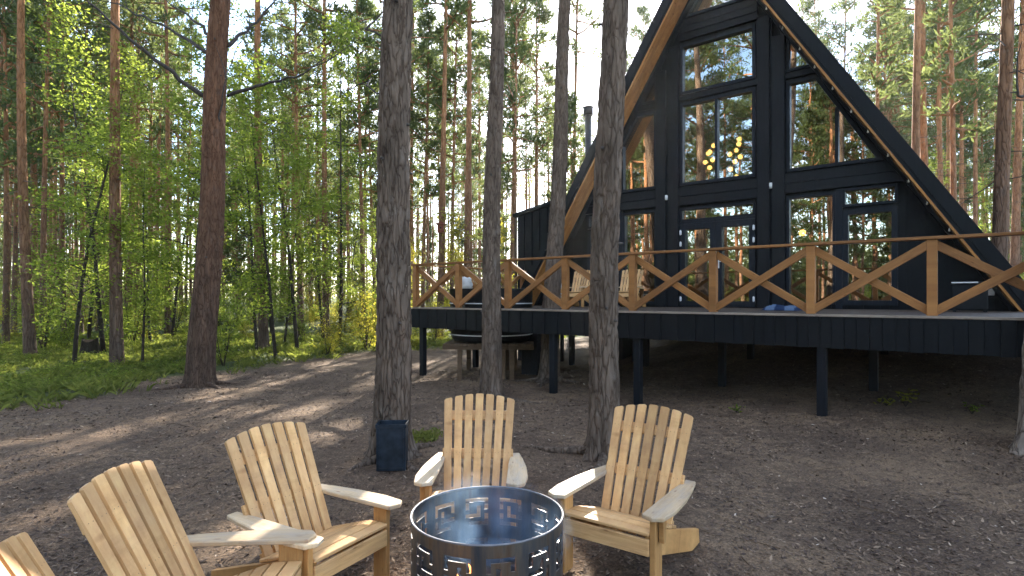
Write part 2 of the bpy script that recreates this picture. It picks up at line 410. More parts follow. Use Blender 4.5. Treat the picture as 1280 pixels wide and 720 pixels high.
# ------------------------------------------------------------------ trees
def twig_path(p0, d0, L, n=6, wob=.12, lift=0.0, rng=random):
    pts = [Vector(p0)]; d = Vector(d0).normalized()
    for i in range(n):
        d = (d+Vector((rng.uniform(-wob, wob), rng.uniform(-wob, wob), rng.uniform(-wob, wob)+lift))).normalized()
        pts.append(pts[-1]+d*L/n)
    return pts
def pine_crown(h, c0, rmax, nb, tufts, blades, seed, axis=lambda z: (0, 0), blen=.30, bw=.05, low_drop=0):
    """branches (material 0) and needle clumps (material 1) as arrays"""
    rr = random.Random(seed); rg = np.random.default_rng(seed)
    mb = MB(); cents = []; dirs = []
    for i in range(nb):
        t = (i+rr.random())/nb; z = c0+(h-c0)*t**.85
        prof = math.sin(math.pi*min(1, .22+.78*t))**.7 if t < .9 else .35
        L = rmax*(.45+.75*rr.random())*max(.25, prof)
        az = rr.uniform(0, 2*math.pi); el = rr.uniform(-.15, .35)+.5*t
        ax, ay = axis(z)
        path = twig_path((ax, ay, z), (math.cos(az)*math.cos(el), math.sin(az)*math.cos(el), math.sin(el)), L, 5, .22, .03, rr)
        mb.tube(path, [.05*(1-t*.6)*(1-j/6)+.008 for j in range(6)], 4, 0, False)
        for j in range(tufts):
            u = rr.uniform(.35, 1.0)*5; a = int(min(4, u)); q = path[a].lerp(path[a+1], u-a)
            q = q+Vector((rr.gauss(0, .22), rr.gauss(0, .22), rr.gauss(0.05, .12)))*(.5+L*.3)
            cents.append(q); dd = (q-path[0]).normalized()*.5+Vector((0, 0, .45)); dirs.append(dd.normalized())
    cents = np.array([tuple(c_) for c_ in cents]); dirs = np.array([tuple(d) for d in dirs])
    v, f = needle_tris(cents, dirs, blen, bw, blades, rg, 1.3)
    tint = np.clip(np.repeat(rg.uniform(0, 1, len(cents)), blades)+rg.normal(0, .15, len(f)), 0, 1)
    return mb, v, f, tint
def join_crown(name, mb, v, f, tint, mats, parent):
    v0 = np.array(mb.v, float).reshape(-1, 3); f0 = [q for q in mb.f if len(q) == 4]
    f0 = np.array(f0).reshape(-1, 4)
    V = np.concatenate([v0, v]); Fc = np.concatenate([f0, f+len(v0)])
    T = np.concatenate([np.zeros(len(f0)), tint]); mi = np.concatenate([np.zeros(len(f0)), np.ones(len(f))])
    return mesh_np(name, V, Fc, mats, T, parent, mi)
def lean_axis(seed, amt):
    rr = random.Random(seed); a, b, c_, d = [rr.uniform(-1, 1) for _ in range(4)]
    return lambda z: (amt*(a*z/20+.35*b*math.sin(z*.22+d*3)), amt*(c_*z/20+.35*d*math.sin(z*.2+a*3)))
def make_pine(name, h, r, c0, seed, nb, rmax, tufts=9, blades=10, mat='bark_far', ntw=14, blen=.34, bw=.072):
    root = empty(name, (0, 0, -50), 'x', 'tree')
    ax = lean_axis(seed, .35); rr = random.Random(seed)
    mb = MB(); nz = 26
    zs = [-.3+(h+.3)*(i/nz)**1.1 for i in range(nz+1)]
    mb.tube([(*ax(z), z) for z in zs], [max(.015, r*(1-.80*max(0, z)/h)*(1+.35*math.exp(-max(0, z)/.25))) for z in zs], 11, 0, False)
    mb.build('trunk', M[mat], root)
    tw = MB()
    for i in range(ntw):                                  # dead twigs below the crown
        z = rr.uniform(1.8, c0+1); az = rr.uniform(0, 6.28)
        p = twig_path((*ax(z), z), (math.cos(az), math.sin(az), rr.uniform(-.35, .15)), rr.uniform(.4, 1.7), 4, .15, -.02, rr)
        tw.tube(p, [.014, .011, .009, .006, .003], 3, 0, False)
    ts = tw.build('dead_twigs', M['twig'], root); ts['kind'] = 'stuff'
    mb2, v, f, tint = pine_crown(h, c0, rmax, nb, tufts, blades, seed+5, ax, blen, bw)
    join_crown('crown', mb2, v, f, tint, [M['bark_far'], M['needles']], root)
    return root
PINES = [make_pine('pine_tree', 21, .15, 11.5, 101, 34, 2.0), make_pine('pine_tree', 19, .135, 9.0, 102, 36, 1.9),
         make_pine('pine_tree', 22, .15, 13.0, 103, 32, 2.2), make_pine('pine_tree', 17, .12, 6.5, 104, 40, 1.7),
         make_pine('pine_tree', 20, .14, 10.0, 105, 36, 2.0)]
YPINES = [make_pine('young_pine', 12, .085, 3.5, 111, 44, 1.5, 9, 12, ntw=6), make_pine('young_pine', 9, .07, 2.0, 112, 42, 1.35, 9, 12, ntw=4)]

def make_leafy(name, h, r, spread, nleaf, seed, leafmat_, lsize=.10, c0=.14, stems=1, flat=.5):
    """young broadleaf tree: thin stem(s), side branches, separate leaves in sprays"""
    rr = random.Random(seed); rg = np.random.default_rng(seed)
    root = empty(name, (0, 0, -50), 'x', 'tree'); mb = MB(); spray = []
    for s_ in range(stems):
        d = Vector((rr.uniform(-.10, .10), rr.uniform(-.10, .10), 1)) if stems == 1 else Vector((rr.uniform(-.5, .5), rr.uniform(-.5, .5), 1))
        hh = h*(1 if s_ == 0 else rr.uniform(.6, .95))
        path = twig_path((0, 0, -.1), d, hh, 10, .05, .03, rr)
        mb.tube(path, [max(.006, r*(1-i/10.5)) for i in range(11)], 6, 0, False)
        nb = max(6, int(26/stems))
        for i in range(nb):
            t = c0+(1-c0)*(i+rr.random())/nb; u = t*10; a = int(min(9, u)); p = path[a].lerp(path[a+1], u-a)
            az = rr.uniform(0, 6.28); L = spread*(1.05-.75*t)*rr.uniform(.5, 1.15); el = rr.uniform(.1, .7)
            q = twig_path(p, (math.cos(az)*math.cos(el), math.sin(az)*math.cos(el), math.sin(el)), L, 5, .2, -.02, rr)
            mb.tube(q, [max(.003, r*.35*(1-t*.5)*(1-j/6)) for j in range(6)], 3, 0, False)
            for _ in range(7):
                w = rr.uniform(.25, 1)*5; a2 = int(min(4, w)); spray.append(q[a2].lerp(q[a2+1], w-a2))
    spray = np.array([tuple(p) for p in spray]); k = max(1, nleaf//len(spray))
    cen = np.repeat(spray, k, 0)+rg.normal(size=(len(spray)*k, 3))*np.array([.17, .17, .10])*(spread/1.2)
    v, f = leaf_quads(cen, rg.uniform(.6, 1.3, len(cen))*lsize, flat, rg)
    tint = np.clip(np.repeat(rg.uniform(0, 1, len(spray)), k)*.7+rg.uniform(0, .35, len(cen)), 0, 1)
    mb.build('trunk' if stems == 1 else 'stems', M['bark_thin'], root)
    mesh_np('crown' if stems == 1 else 'foliage', v, f, M[leafmat_], tint, root)
    return root
BIRCH = [make_leafy('young_birch', 8.5, .055, 1.7, 4700, 201, 'leaves'), make_leafy('young_birch', 6.5, .04, 1.5, 3900, 202, 'leaves'),
         make_leafy('young_birch', 10, .065, 1.9, 5400, 203, 'leaves'), make_leafy('young_birch', 5, .03, 1.3, 3000, 204, 'yleaves')]
BUSH = [make_leafy('bush', 1.7, .014, .8, 1500, 211, 'yleaves', .065, .1, 5), make_leafy('bush', 2.4, .018, 1.0, 1900, 212, 'leaves', .07, .12, 5),
        make_leafy('bush', 1.1, .010, .6, 1100, 213, 'leaves', .055, .08, 6), make_leafy('bush', 2.0, .016, .9, 1700, 214, 'yleaves', .07, .1, 5)]
for o in BUSH: o['category'] = 'bush'

# placed copies -----------------------------------------------------------
used = set()
def place(proto, x, y, rz, sc, label, group):
    z = ground_z(x, y)
    if proto.name not in used:
        used.add(proto.name); o = proto; o.location = (x, y, z); o.rotation_euler = (0, 0, rz); o.scale = sc
        o['label'] = label
        if group: o['group'] = group
        return o
    return dup(proto, (x, y, z), rz, sc, label, group)
taken = []
def free(x, y, d):
    return all((x-a)**2+(y-b)**2 > d*d for a, b in taken)
def in_clearing(x, y):
    s, n = to_sn(x, y)
    if -12.8 < s < 6.8 and 7.6 < n < 23.5: return True
    return x > green_edge(y)-.2 and not (y > 20.5 or s > 7.0)
def zone(px):
    return 'a' if px < 262 else 'b' if px < 488 else 'c' if px < 760 else 'd'
ZT = {'a': ('left of the leaning red-barked pine', 'left of the red-barked pine'),
      'b': ('between the leaning red pine and the grey trunk', 'between the red-barked pine and the grey trunk'),
      'c': ('between the thick grey trunk and the cabin roof', 'between the grey trunk and the roof'),
      'd': ('to the right of the cabin roof', 'right of the cabin roof')}
# trunks read off the photograph: (column, apparent width, kind)
SPOTS = [(6, 9), (40, 12), (56, 9), (66, 6), (80, 8), (100, 7), (122, 6), (150, 13), (168, 7), (184, 6), (210, 7), (228, 5), (318, 6), (332, 10), (352, 5), (366, 6), (388, 5), (410, 8),
         (437, 5), (452, 7), (468, 6), (519, 6), (530, 7), (550, 8), (566, 7), (583, 9), (598, 5), (632, 5), (645, 7), (660, 4), (673, 7), (682, 4), (715, 6), (726, 4), (785, 5), (800, 5),
         (1050, 5), (1060, 4), (1098, 7), (1108, 6), (1128, 5), (1143, 10), (1161, 9), (1168, 6), (1176, 7), (1190, 9), (1206, 6), (1217, 6), (1233, 5), (1250, 19), (1267, 9)]
for i, (px, w) in enumerate(SPOTS):
    Y = F*random.uniform(.25, .31)/w
    x = (px-HX)/F*Y
    rz_ = random.uniform(0, 6)
    pr = PINES[[0, 1, 2, 4, 3][random.randrange(5) if w < 8 else random.choice([0, 2, 4])]]
    k = w/F*Y/(.27)*random.uniform(.95, 1.05)
    if px == 550:
        Y = 23.5; x = (px-HX)/F*Y; pr = PINES[2]; k = 1.0; zt = ZT['c']; taken.append((x, Y))
        place(pr, x, Y, 0, (1, 1, 1), 'tall pine behind the left deck railing that carries the birdhouse', 'pine with the birdhouse'); continue
    taken.append((x, Y)); zt = ZT[zone(px)]
    if w >= 12 and px > 1200:
        place(pr, x, Y, random.uniform(0, 6), (k, k, 1.05), 'stout orange-brown pine close behind the right roof edge, thickest trunk there', 'right-hand stout pine')
        continue
    place(pr, x, Y, random.uniform(0, 6), (k, k, random.uniform(.9, 1.1)), 'tall bare-stemmed pine in the forest '+zt[0], 'tall pines '+zt[1])
cnt = {'p': 0, 'y': 0, 'b': 0, 's': 0}
tries = 0
while cnt['p'] < 188 and tries < 20000:                  # the forest further back
    tries += 1
    px = random.choice([random.uniform(-70, 1350), random.uniform(-70, 600), random.uniform(-70, 600), random.uniform(990, 1350), random.uniform(990, 1350)]); Y = math.sqrt(random.uniform(21**2, 72**2)); x = (px-HX)/F*Y
    if 835 < px < 990 or in_clearing(x, Y) or not free(x, Y, 1.6): continue
    if 740 < px < 1150 and Y < 30: continue
    if 600 < px < 800 and random.random() < .55: continue
    taken.append((x, Y)); zt = ZT[zone(px)]; k = random.uniform(.75, 1.15)
    place(random.choice(PINES), x, Y, random.uniform(0, 6), (k, k, random.uniform(.85, 1.12)), 'tall bare-stemmed pine in the forest '+zt[0], 'tall pines '+zt[1]); cnt['p'] += 1
tries = 0
while cnt['y'] < 40 and tries < 5000:
    tries += 1
    px = random.uniform(-50, 1330); Y = math.sqrt(random.uniform(26**2, 70**2)); x = (px-HX)/F*Y
    if 760 < px < 1100 or in_clearing(x, Y) or not free(x, Y, 1.3): continue
    taken.append((x, Y)); zt = ZT[zone(px)]; k = random.uniform(.8, 1.2)
    place(random.choice(YPINES), x, Y, random.uniform(0, 6), (k, k, k), 'young low-branched pine in the forest '+zt[0], 'young pines '+zt[1]); cnt['y'] += 1
tries = 0
BSP = [(92, 15), (130, 17), (178, 15.5), (205, 19), (238, 16), (300, 14.5), (322, 18), (345, 15.5), (372, 19), (396, 16.5), (424, 21), (452, 19), (110, 23), (150, 26), (215, 24), (290, 22), (340, 25), (385, 26), (430, 28), (465, 25), (355, 21.5), (310, 27), (60, 21), (30, 26), (404, 23), (256, 27), (188, 22)]
for px, Y in BSP[::2]+BSP[1::6]:
    Y += random.uniform(-.5, .5); x = (px-HX)/F*Y; zt = ZT[zone(px)]; k = random.uniform(.85, 1.2); taken.append((x, Y))
    place(random.choice(BIRCH[:3]), x, Y, random.uniform(0, 6), (k, k, k), 'young green-leaved birch in the forest '+zt[0], 'young birches '+zt[1])
for i in range(27):
    px = random.choice([random.uniform(-20, 520), random.uniform(-20, 520), random.uniform(500, 690), random.uniform(1130, 1320)]); Y = random.uniform(20, 52); x = (px-HX)/F*Y
    if in_clearing(x, Y): continue
    zt = ZT[zone(px)]; k = random.uniform(.7, 1.1)
    place(random.choice(BIRCH+[BIRCH[3]]*2), x, Y, random.uniform(0, 6), (k, k, k), 'young green-leaved birch in the forest '+zt[0], 'young birches '+zt[1])
n_b = 0; tries = 0
while n_b < 190 and tries < 6000:
    tries += 1
    px = random.choice([random.uniform(-60, 500), random.uniform(-60, 500), random.uniform(440, 740), random.uniform(1120, 1330)]); Y = math.sqrt(random.uniform(14.5**2, 42**2)); x = (px-HX)/F*Y
    if in_clearing(x, Y): continue
    s, n = to_sn(x, Y)
    if 95 < px < 140 and Y < 20: continue
    zt = ZT[zone(px)]; k = random.uniform(.6, 1.25)
    place(random.choice(BUSH), x, Y, random.uniform(0, 6), (k, k, k*random.uniform(.8, 1.2)), 'light-filled leafy bush in the undergrowth '+zt[0], 'bushes '+zt[1]); n_b += 1
nb_ = 0                                                  # pines that stand behind the camera: the windows mirror them
while nb_ < 52:
    sw = random.uniform(-7.2, -.4); n = -random.uniform(2, 34); s = sw*(26-n)/13+random.uniform(-1, 1)
    p = FS(s, n)
    if p.x**2+p.y**2 < 16 or not free(p.x, p.y, 1.5): continue
    taken.append((p.x, p.y)); k = random.uniform(.85, 1.3)
    place(random.choice(PINES+[YPINES[0]]), p.x, p.y, random.uniform(0, 6), (k, k, random.uniform(.85, 1.1)), 'pine opposite the cabin, seen only mirrored in its windows', 'pines mirrored in the cabin windows'); nb_ += 1
for i in range(26):
    sw = random.uniform(-7, -.6); n = -random.uniform(10, 30); s = sw*(26-n)/13; p = FS(s, n); k = random.uniform(.9, 1.5)
    place(random.choice(BUSH), p.x, p.y, random.uniform(0, 6), (k, k, k*1.2), 'leafy bush opposite the cabin, seen only mirrored in its windows', 'bushes mirrored in the cabin windows')
for o in PINES+YPINES+BIRCH+BUSH:
    if o.name not in used:
        for c_ in children(o): bpy.data.objects.remove(c_)
        bpy.data.objects.remove(o)

# hero trunks ---------------------------------------------------------------
def hero(name, base, top, rbase, rtop, H, label, mat, seed, seg=72, dz=.022, depth=.014, vis_top=6.5, flare=.35, crown0=10.5, scale=11, cat='tree'):
    """trunk with modelled bark plates; base/top are points on the axis (top at any height)"""
    base = Vector(base); base.z = ground_z(base.x, base.y); top = Vector(top); d = (top-base)/(top.z-base.z)
    root = empty(name, base, label, cat); rr = random.Random(seed)
    wob = lambda z: Vector((.03*math.sin(z*.9+seed), .03*math.cos(z*.7+seed*2), 0))*min(1, max(0, z)/1.5)
    zs = []; z = -.25
    while z < H:
        zs.append(z); z += dz if z < vis_top else .5
    zs.append(H); V = np.zeros((len(zs), seg, 3))
    ph = rr.uniform(0, 6)
    ztop = top.z-base.z
    for i, z in enumerate(zs):
        t = min(1.0, max(0, z)/ztop); r = rbase+(rtop-rbase)*t
        if z > ztop: r = max(.03, rtop*(1-(z-ztop)/(H-ztop+.1)))
        c_ = d*z+wob(z); c_.z = z
        fl = flare*(1.3*math.exp(-max(0, z)/.10)+.7*math.exp(-max(0, z)/.35))*.85
        for k in range(seg):
            a = 2*math.pi*k/seg; ca, sa = math.cos(a), math.sin(a)
            rad = r*(1+fl*(1+.45*math.sin(a*5+ph))+.03*math.sin(a*3+z*1.1+ph))
            if z < vis_top:
                q = Vector((ca*r*scale*1.5, sa*r*scale*1.5, z*scale*.22))
                q += noise.noise_vector(q*.8)*.6
                ds = noise.voronoi(q)[0]; e = ds[1]-ds[0]
                rad += depth*(min(1, e/.28)-.75)+depth*.7*noise.fractal(q*2.2, 1.0, 2.0, 3)
            V[i, k] = (c_.x+ca*rad, c_.y+sa*rad, z)
    idx = np.arange(len(zs)*seg).reshape(len(zs), seg); k2 = np.roll(np.arange(seg), -1)
    fc = np.stack([idx[:-1], idx[:-1][:, k2], idx[1:][:, k2], idx[1:]], -1).reshape(-1, 4)
    o = mesh_np('trunk', V.reshape(-1, 3), fc, M[mat], None, root)
    o.data.polygons.foreach_set('use_smooth', [True]*len(o.data.polygons))
    for i in range(9):
        z = rr.uniform(1.4, vis_top); a = rr.uniform(0, 6.28); rz_ = rbase+(rtop-rbase)*min(1, z/ztop)
        c_ = d*z+wob(z); c_.z = z
        p0 = c_+Vector((math.cos(a), math.sin(a), 0))*(rz_-.02); dd = Vector((math.cos(a), math.sin(a), rr.uniform(-.3, .3)))
        st = MB(); st.tube([p0, p0+dd*.03, p0+dd*rr.uniform(.04, .07)], [.022, .016, .009], 6, 0); st.build('branch_stub', M['twig'], root)
    for i in range(4 if seed != 6 else 0):                # roots running out over the soil
        a = ph+i*1.57+rr.uniform(-.4, .4); rp = []; rdx, rdy = math.cos(a), math.sin(a); L = rr.uniform(.5, 1.1)
        for j in range(9):
            u = j/8; rad = rbase*.8+L*u; w = .10*math.sin(u*5+i)*u
            x, y = rdx*rad-rdy*w, rdy*rad+rdx*w; rp.append((x, y, ground_z(base.x+x, base.y+y)-base.z+.055*(1-u)**2-.028*u))
        rm = MB(); rm.tube(rp, [.06*(1-.75*j/8) for j in range(9)], 8, 0); rm.build('root', M[mat], root)
    ax = lambda z: tuple((d*z+wob(z)))[:2]
    mb2, v, f, tint = pine_crown(H, crown0, 2.3, 32, 8, 9, seed+50, ax, .34, .055)
    join_crown('crown', mb2, v, f, tint, [M['bark_far'], M['needles']], root)
    return root, (lambda z: d*z+wob(z))
def bp(px, Y): return ((px-HX)/F*Y, Y, 0)
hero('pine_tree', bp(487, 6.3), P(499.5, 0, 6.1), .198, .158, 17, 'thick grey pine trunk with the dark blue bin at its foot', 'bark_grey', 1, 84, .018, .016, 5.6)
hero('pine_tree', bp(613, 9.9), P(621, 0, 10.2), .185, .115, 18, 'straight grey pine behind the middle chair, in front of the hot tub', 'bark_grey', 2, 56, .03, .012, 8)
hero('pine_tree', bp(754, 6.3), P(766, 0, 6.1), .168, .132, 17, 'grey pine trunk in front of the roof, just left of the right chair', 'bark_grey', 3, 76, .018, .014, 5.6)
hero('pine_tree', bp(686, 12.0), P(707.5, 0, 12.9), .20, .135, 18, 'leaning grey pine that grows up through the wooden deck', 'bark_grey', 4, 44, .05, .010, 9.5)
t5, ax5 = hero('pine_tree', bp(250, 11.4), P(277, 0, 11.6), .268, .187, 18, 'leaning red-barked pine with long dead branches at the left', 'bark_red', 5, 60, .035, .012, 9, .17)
hero('pine_tree', bp(1298, 6.1), P(1330, 0, 6.1), .17, .15, 17, 'pale lichen-toned pine trunk at the right edge of the photo', 'bark_pale', 6, 72, .022, .014, 5.6, .30)
taken += [(-2.2, 6.3)]
# long dead branches of the red pine
def branch(root, base, pts, r0, name='dead_branch', twigs=4, seed=0):
    rr = random.Random(seed); mb = MB(); pts = [Vector(p)-base for p in pts]
    fine = []
    for i in range(len(pts)-1):
        for j in range(5): fine.append(pts[i].lerp(pts[i+1], j/5)+Vector((rr.gauss(0, .02), rr.gauss(0, .02), rr.gauss(0, .02))))
    fine.append(pts[-1]); n = len(fine)
    mb.tube(fine, [r0*(1-.85*i/(n-1)) for i in range(n)], 6, 0)
    for i in range(twigs):
        k = rr.randrange(n//3, n-1); d = (fine[k+1]-fine[k]).normalized()+Vector((rr.uniform(-.7, .7), rr.uniform(-.7, .7), rr.uniform(-.3, .9)))
        mb.tube(twig_path(fine[k], d, rr.uniform(.3, .8), 4, .2, 0, rr), [.012, .009, .007, .005, .003], 4, 0, False)
    mb.build(name, M['twig'], root)
b5 = t5.location.copy()
branch(t5, b5, [P(262, 125, 11.55), P(215, 92, 11.2), P(160, 48, 10.8), P(112, 2, 10.5), P(80, -40, 10.3)], .050, twigs=5, seed=1)
branch(t5, b5, [P(264, 68, 11.55), P(225, 42, 11.9), P(170, 15, 12.3), P(120, -8, 12.6)], .045, twigs=5, seed=2)
branch(t5, b5, [P(284, 118, 11.6), P(330, 105, 11.3), P(380, 92, 11.0), P(424, 66, 10.8)], .040, twigs=4, seed=3)
branch(t5, b5, [P(285, 57, 11.6), P(306, 38, 11.9), P(340, 8, 12.2), P(360, -20, 12.4)], .042, twigs=3, seed=4)
branch(t5, b5, [P(266, 45, 11.6), P(235, 18, 12.0), P(190, -8, 12.5)], .035, twigs=3, seed=5)
branch(t5, b5, [P(272, 165, 11.45), P(280, 110, 11.3), P(292, 60, 11.2)], .022, twigs=2, seed=6)
# a broken limb of the pale tree, at the very edge
rt = [o for o in bpy.data.objects if o.get('label', '').startswith('pale lichen')][0]
branch(rt, rt.location.copy(), [P(1312, 128, 6.1), P(1288, 121, 6.0), P(1263, 116, 5.95)], .04, 'broken_limb', 1, 7)
t1 = [o for o in bpy.data.objects if o.get('label', '').startswith('thick grey pine')][0]
branch(t1, t1.location.copy(), [P(482, 46, 6.15), P(462, 38, 6.4), P(448, 26, 6.6)], .012, twigs=1, seed=8)
branch(t1, t1.location.copy(), [P(480, 120, 6.15), P(455, 105, 6.4), P(432, 98, 6.6)], .012, twigs=2, seed=9)

# far woods: one mass beyond the countable trees
rg = np.random.default_rng(77); cl = []; st = MB()
for i in range(1500):
    a = rg.uniform(-180, 180); fr = abs(a) < 56
    if not fr and not (-180 <= a < -60 or a > 150): continue
    d = rg.uniform(70, 120) if fr else rg.uniform(38, 70); h = rg.uniform(.5, 4) if rg.random() < .6 else rg.uniform(3, 13)
    if fr and a > 0: h *= .7
    x, y = d*math.sin(R(a)), d*math.cos(R(a)); cl.append((x, y, h+ground_z(x, y)))
for i in range(420):
    a = rg.uniform(-178, -95); d = rg.uniform(34, 60); x, y = d*math.sin(R(a)), d*math.cos(R(a)); cl.append((x, y, rg.uniform(.5, 6)))
cen = np.array(cl); cen = np.repeat(cen, 110, 0)+rg.normal(size=(len(cl)*110, 3))*np.array([1.8, 1.8, 1.3])
v, f = leaf_quads(cen, rg.uniform(.35, .7, len(cen)), .3, rg)
tp_ = MB()                                               # the trunks that are past counting
for i in range(360):
    px = rg.uniform(-60, 1340); d = rg.uniform(56, 112); x = (px-HX)/F*d; z = ground_z(x, d); h = rg.uniform(14, 22); r = rg.uniform(.10, .17)
    if 830 < px < 990: continue
    lx, ly = rg.normal(size=2)*.35
    tp_.tube([(x, d, z-.3), (x+lx*.4, d+ly*.4, z+h*.5), (x+lx, d+ly, z+h)], [r, r*.75, r*.3], 6, 0, False)
    k = 14; c0_ = np.array([x+lx, d+ly, z+h]); cc = np.repeat(c0_+rg.normal(size=(k, 3))*np.array([1.0, 1.0, 1.6])-np.array([0, 0, 1.6]), 10, 0); cc = cc+rg.normal(size=cc.shape)*.3
    v2, f2 = leaf_quads(cc, rg.uniform(.25, .5, len(cc)), .3, rg); f = np.concatenate([f, f2+len(v)]); v = np.concatenate([v, v2])
join_crown('far_woods', tp_, v, f, rg.uniform(0, 1, len(f)), [M['bark_far'], M['far']], None)
fw = bpy.data.objects['far_woods']; tag(fw, 'pale hazy mass of far woodland closing the view between trunks', 'woods', kind='stuff')

# ------------------------------------------------------------------ ground
def axis_pts(lo, hi, fine_lo, fine_hi, step, grow=1.16):
    p = list(np.arange(fine_lo, fine_hi+1e-6, step)); s = step
    while p[-1] < hi: s *= grow; p.append(p[-1]+s)
    s = step
    while p[0] > lo: s *= grow; p.insert(0, p[0]-s)
    return p
xs = axis_pts(-600, 600, -11, 10, .11); ys = axis_pts(-300, 900, 1.2, 16, .11)
V = []; G = []
for y in ys:
    ge = green_edge(y)
    for x in xs:
        z = ground_z(x, y)
        if y < 16 and abs(x) < 11: z += .018*noise.fractal(Vector((x*3, y*3, 1)), 1, 2, 3)
        V.append((x, y, z))
        q = x+1.1*noise.noise(Vector((x*.6, y*.6, 5)))+.4*noise.noise(Vector((x*2.5, y*2.5, 9)))
        g = 1-sstep(ge-.5, ge+.7, q)
        s, n = to_sn(x, y)
        if s > 3.5 or y < -3: g = max(g, .6*sstep(3.5, 7, s)) if s > 3.5 else g
        if -13 < s < 3 and 8.5 < n < 23: g *= .15
        G.append(g)
nx = len(xs); idx = np.arange(nx*len(ys)).reshape(len(ys), nx)
fc = np.stack([idx[:-1, :-1], idx[:-1, 1:], idx[1:, 1:], idx[1:, :-1]], -1).reshape(-1, 4)
gr = mesh_np('ground', np.array(V), fc, M['soil'])
a = gr.data.attributes.new('green', 'FLOAT', 'POINT'); a.data.foreach_set('value', np.array(G, np.float32))
gr.data.polygons.foreach_set('use_smooth', [True]*len(gr.data.polygons)); gr['kind'] = 'structure'

# litter: bark chips, needles, dry leaves
rg = np.random.default_rng(5); cen = []; size = []
while len(cen) < 60000:
    Y = 1.6+12*rg.random()**1.7; x = rg.uniform(-1.02, 1.02)*Y*.95
    if x < green_edge(Y)-.3 or noise.noise(Vector((x*.8, Y*.8, 2)))+rg.random()*.9 < .12: continue
    cen.append((x, Y, 0)); size.append(.008+.022*rg.random()**2.5+.0018*Y)
cen = np.array(cen); zz = np.array([ground_z(x, y)+.018*noise.fractal(Vector((x*3, y*3, 1)), 1, 2, 3) for x, y, _ in cen]); cen[:, 2] = zz+.004+rg.random(len(cen))*.008
v, f = leaf_quads(cen, np.array(size)*1.7, 1.6, rg, .38)
tint = np.clip(rg.beta(1.6, 2.2, len(f)), 0, 1); tint[rg.random(len(f)) < .004] = 1
tag(mesh_np('forest_litter', v, f, M['litter'], tint), 'bark chips, needles and dry leaves littering the bare ground', 'litter', kind='stuff')
tw = MB(); rr = random.Random(9)
for i in range(190):
    Y = 2+11*rr.random(); x = rr.uniform(-.95, .95)*Y
    if x < green_edge(Y): continue
    a_ = rr.uniform(0, 6.28); z = ground_z(x, Y)+.012
    tw.tube(twig_path((x, Y, z), (math.cos(a_), math.sin(a_), .03), rr.uniform(.08, .4), 3, .15, 0, rr), [.004, .0035, .003, .002], 4, 0, False)
t_ = tw.build('fallen_twigs', M['dimwood']); tag(t_, 'thin fallen twigs scattered over the yard', 'twigs', kind='stuff')
def grass_patch(name, pts, hgt, k, label, seed, mat='grass'):
    rg = np.random.default_rng(seed); cen = np.array(pts); n = len(cen)
    c = np.repeat(cen, k, 0)+np.concatenate([rg.normal(size=(n*k, 2))*.05, np.zeros((n*k, 1))], 1)
    d = rg.normal(size=(n*k, 3))*.45; d[:, 2] = 1; d /= np.linalg.norm(d, axis=1, keepdims=True)
    s_ = np.cross(d, rand_dirs(n*k, rg)); s_ /= np.linalg.norm(s_, axis=1, keepdims=True)
    H = hgt*rg.uniform(.4, 1.2, (n*k, 1)); W = .006+.05*H
    bend = np.stack([d[:, 0], d[:, 1], -.3*np.ones(n*k)], 1)*H*.5
    v = np.stack([c-s_*W*.5, c+s_*W*.5, c+d*H*.6+s_*W*.35, c+d*H+bend], 1).reshape(-1, 3)
    o = mesh_np(name, v, np.arange(n*k*4).reshape(-1, 4), M[mat], np.clip(np.repeat(rg.random(n), k)*.7+rg.random(n*k)*.3, 0, 1))
    return tag(o, label, 'grass', kind='stuff')
pts = []; rr = random.Random(31)
while len(pts) < 7000:
    Y = 7.5+19*rr.random()**1.2; x = rr.uniform(-1.05*Y-.5, .35*Y)
    q = x+1.1*noise.noise(Vector((x*.6, Y*.6, 5)))+.4*noise.noise(Vector((x*2.5, Y*2.5, 9)))
    if q > green_edge(Y)-.3+1.6*rr.random()**3 or rr.random() < .5-1.3*noise.noise(Vector((x*.9, Y*.9, 4))): continue
    s, n = to_sn(x, Y)
    if -13 < s < 3 and 8 < n < 24: continue
    pts.append((x, Y, ground_z(x, Y)-.01))
grass_patch('grass', pts, .22, 7, 'rough grass and low green growth under the trees', 41)
rg = np.random.default_rng(61); low = []
for i in range(2600):
    p = random.choice(pts)
    if p[0] < green_edge(p[1])-.5: low.append(p)
low = np.array(low); low = np.repeat(low, 14, 0)+rg.normal(size=(len(low)*14, 3))*np.array([.14, .14, .06]); low[:, 2] = np.abs(low[:, 2])+.08
v, f = leaf_quads(low, rg.uniform(.025, .06, len(low)), .9, rg)
tag(mesh_np('bilberry_ground_cover', v, f, M['leaves'], rg.random(len(f))), 'leafy bilberry ground cover below the left-hand trees', 'ground cover', kind='stuff')
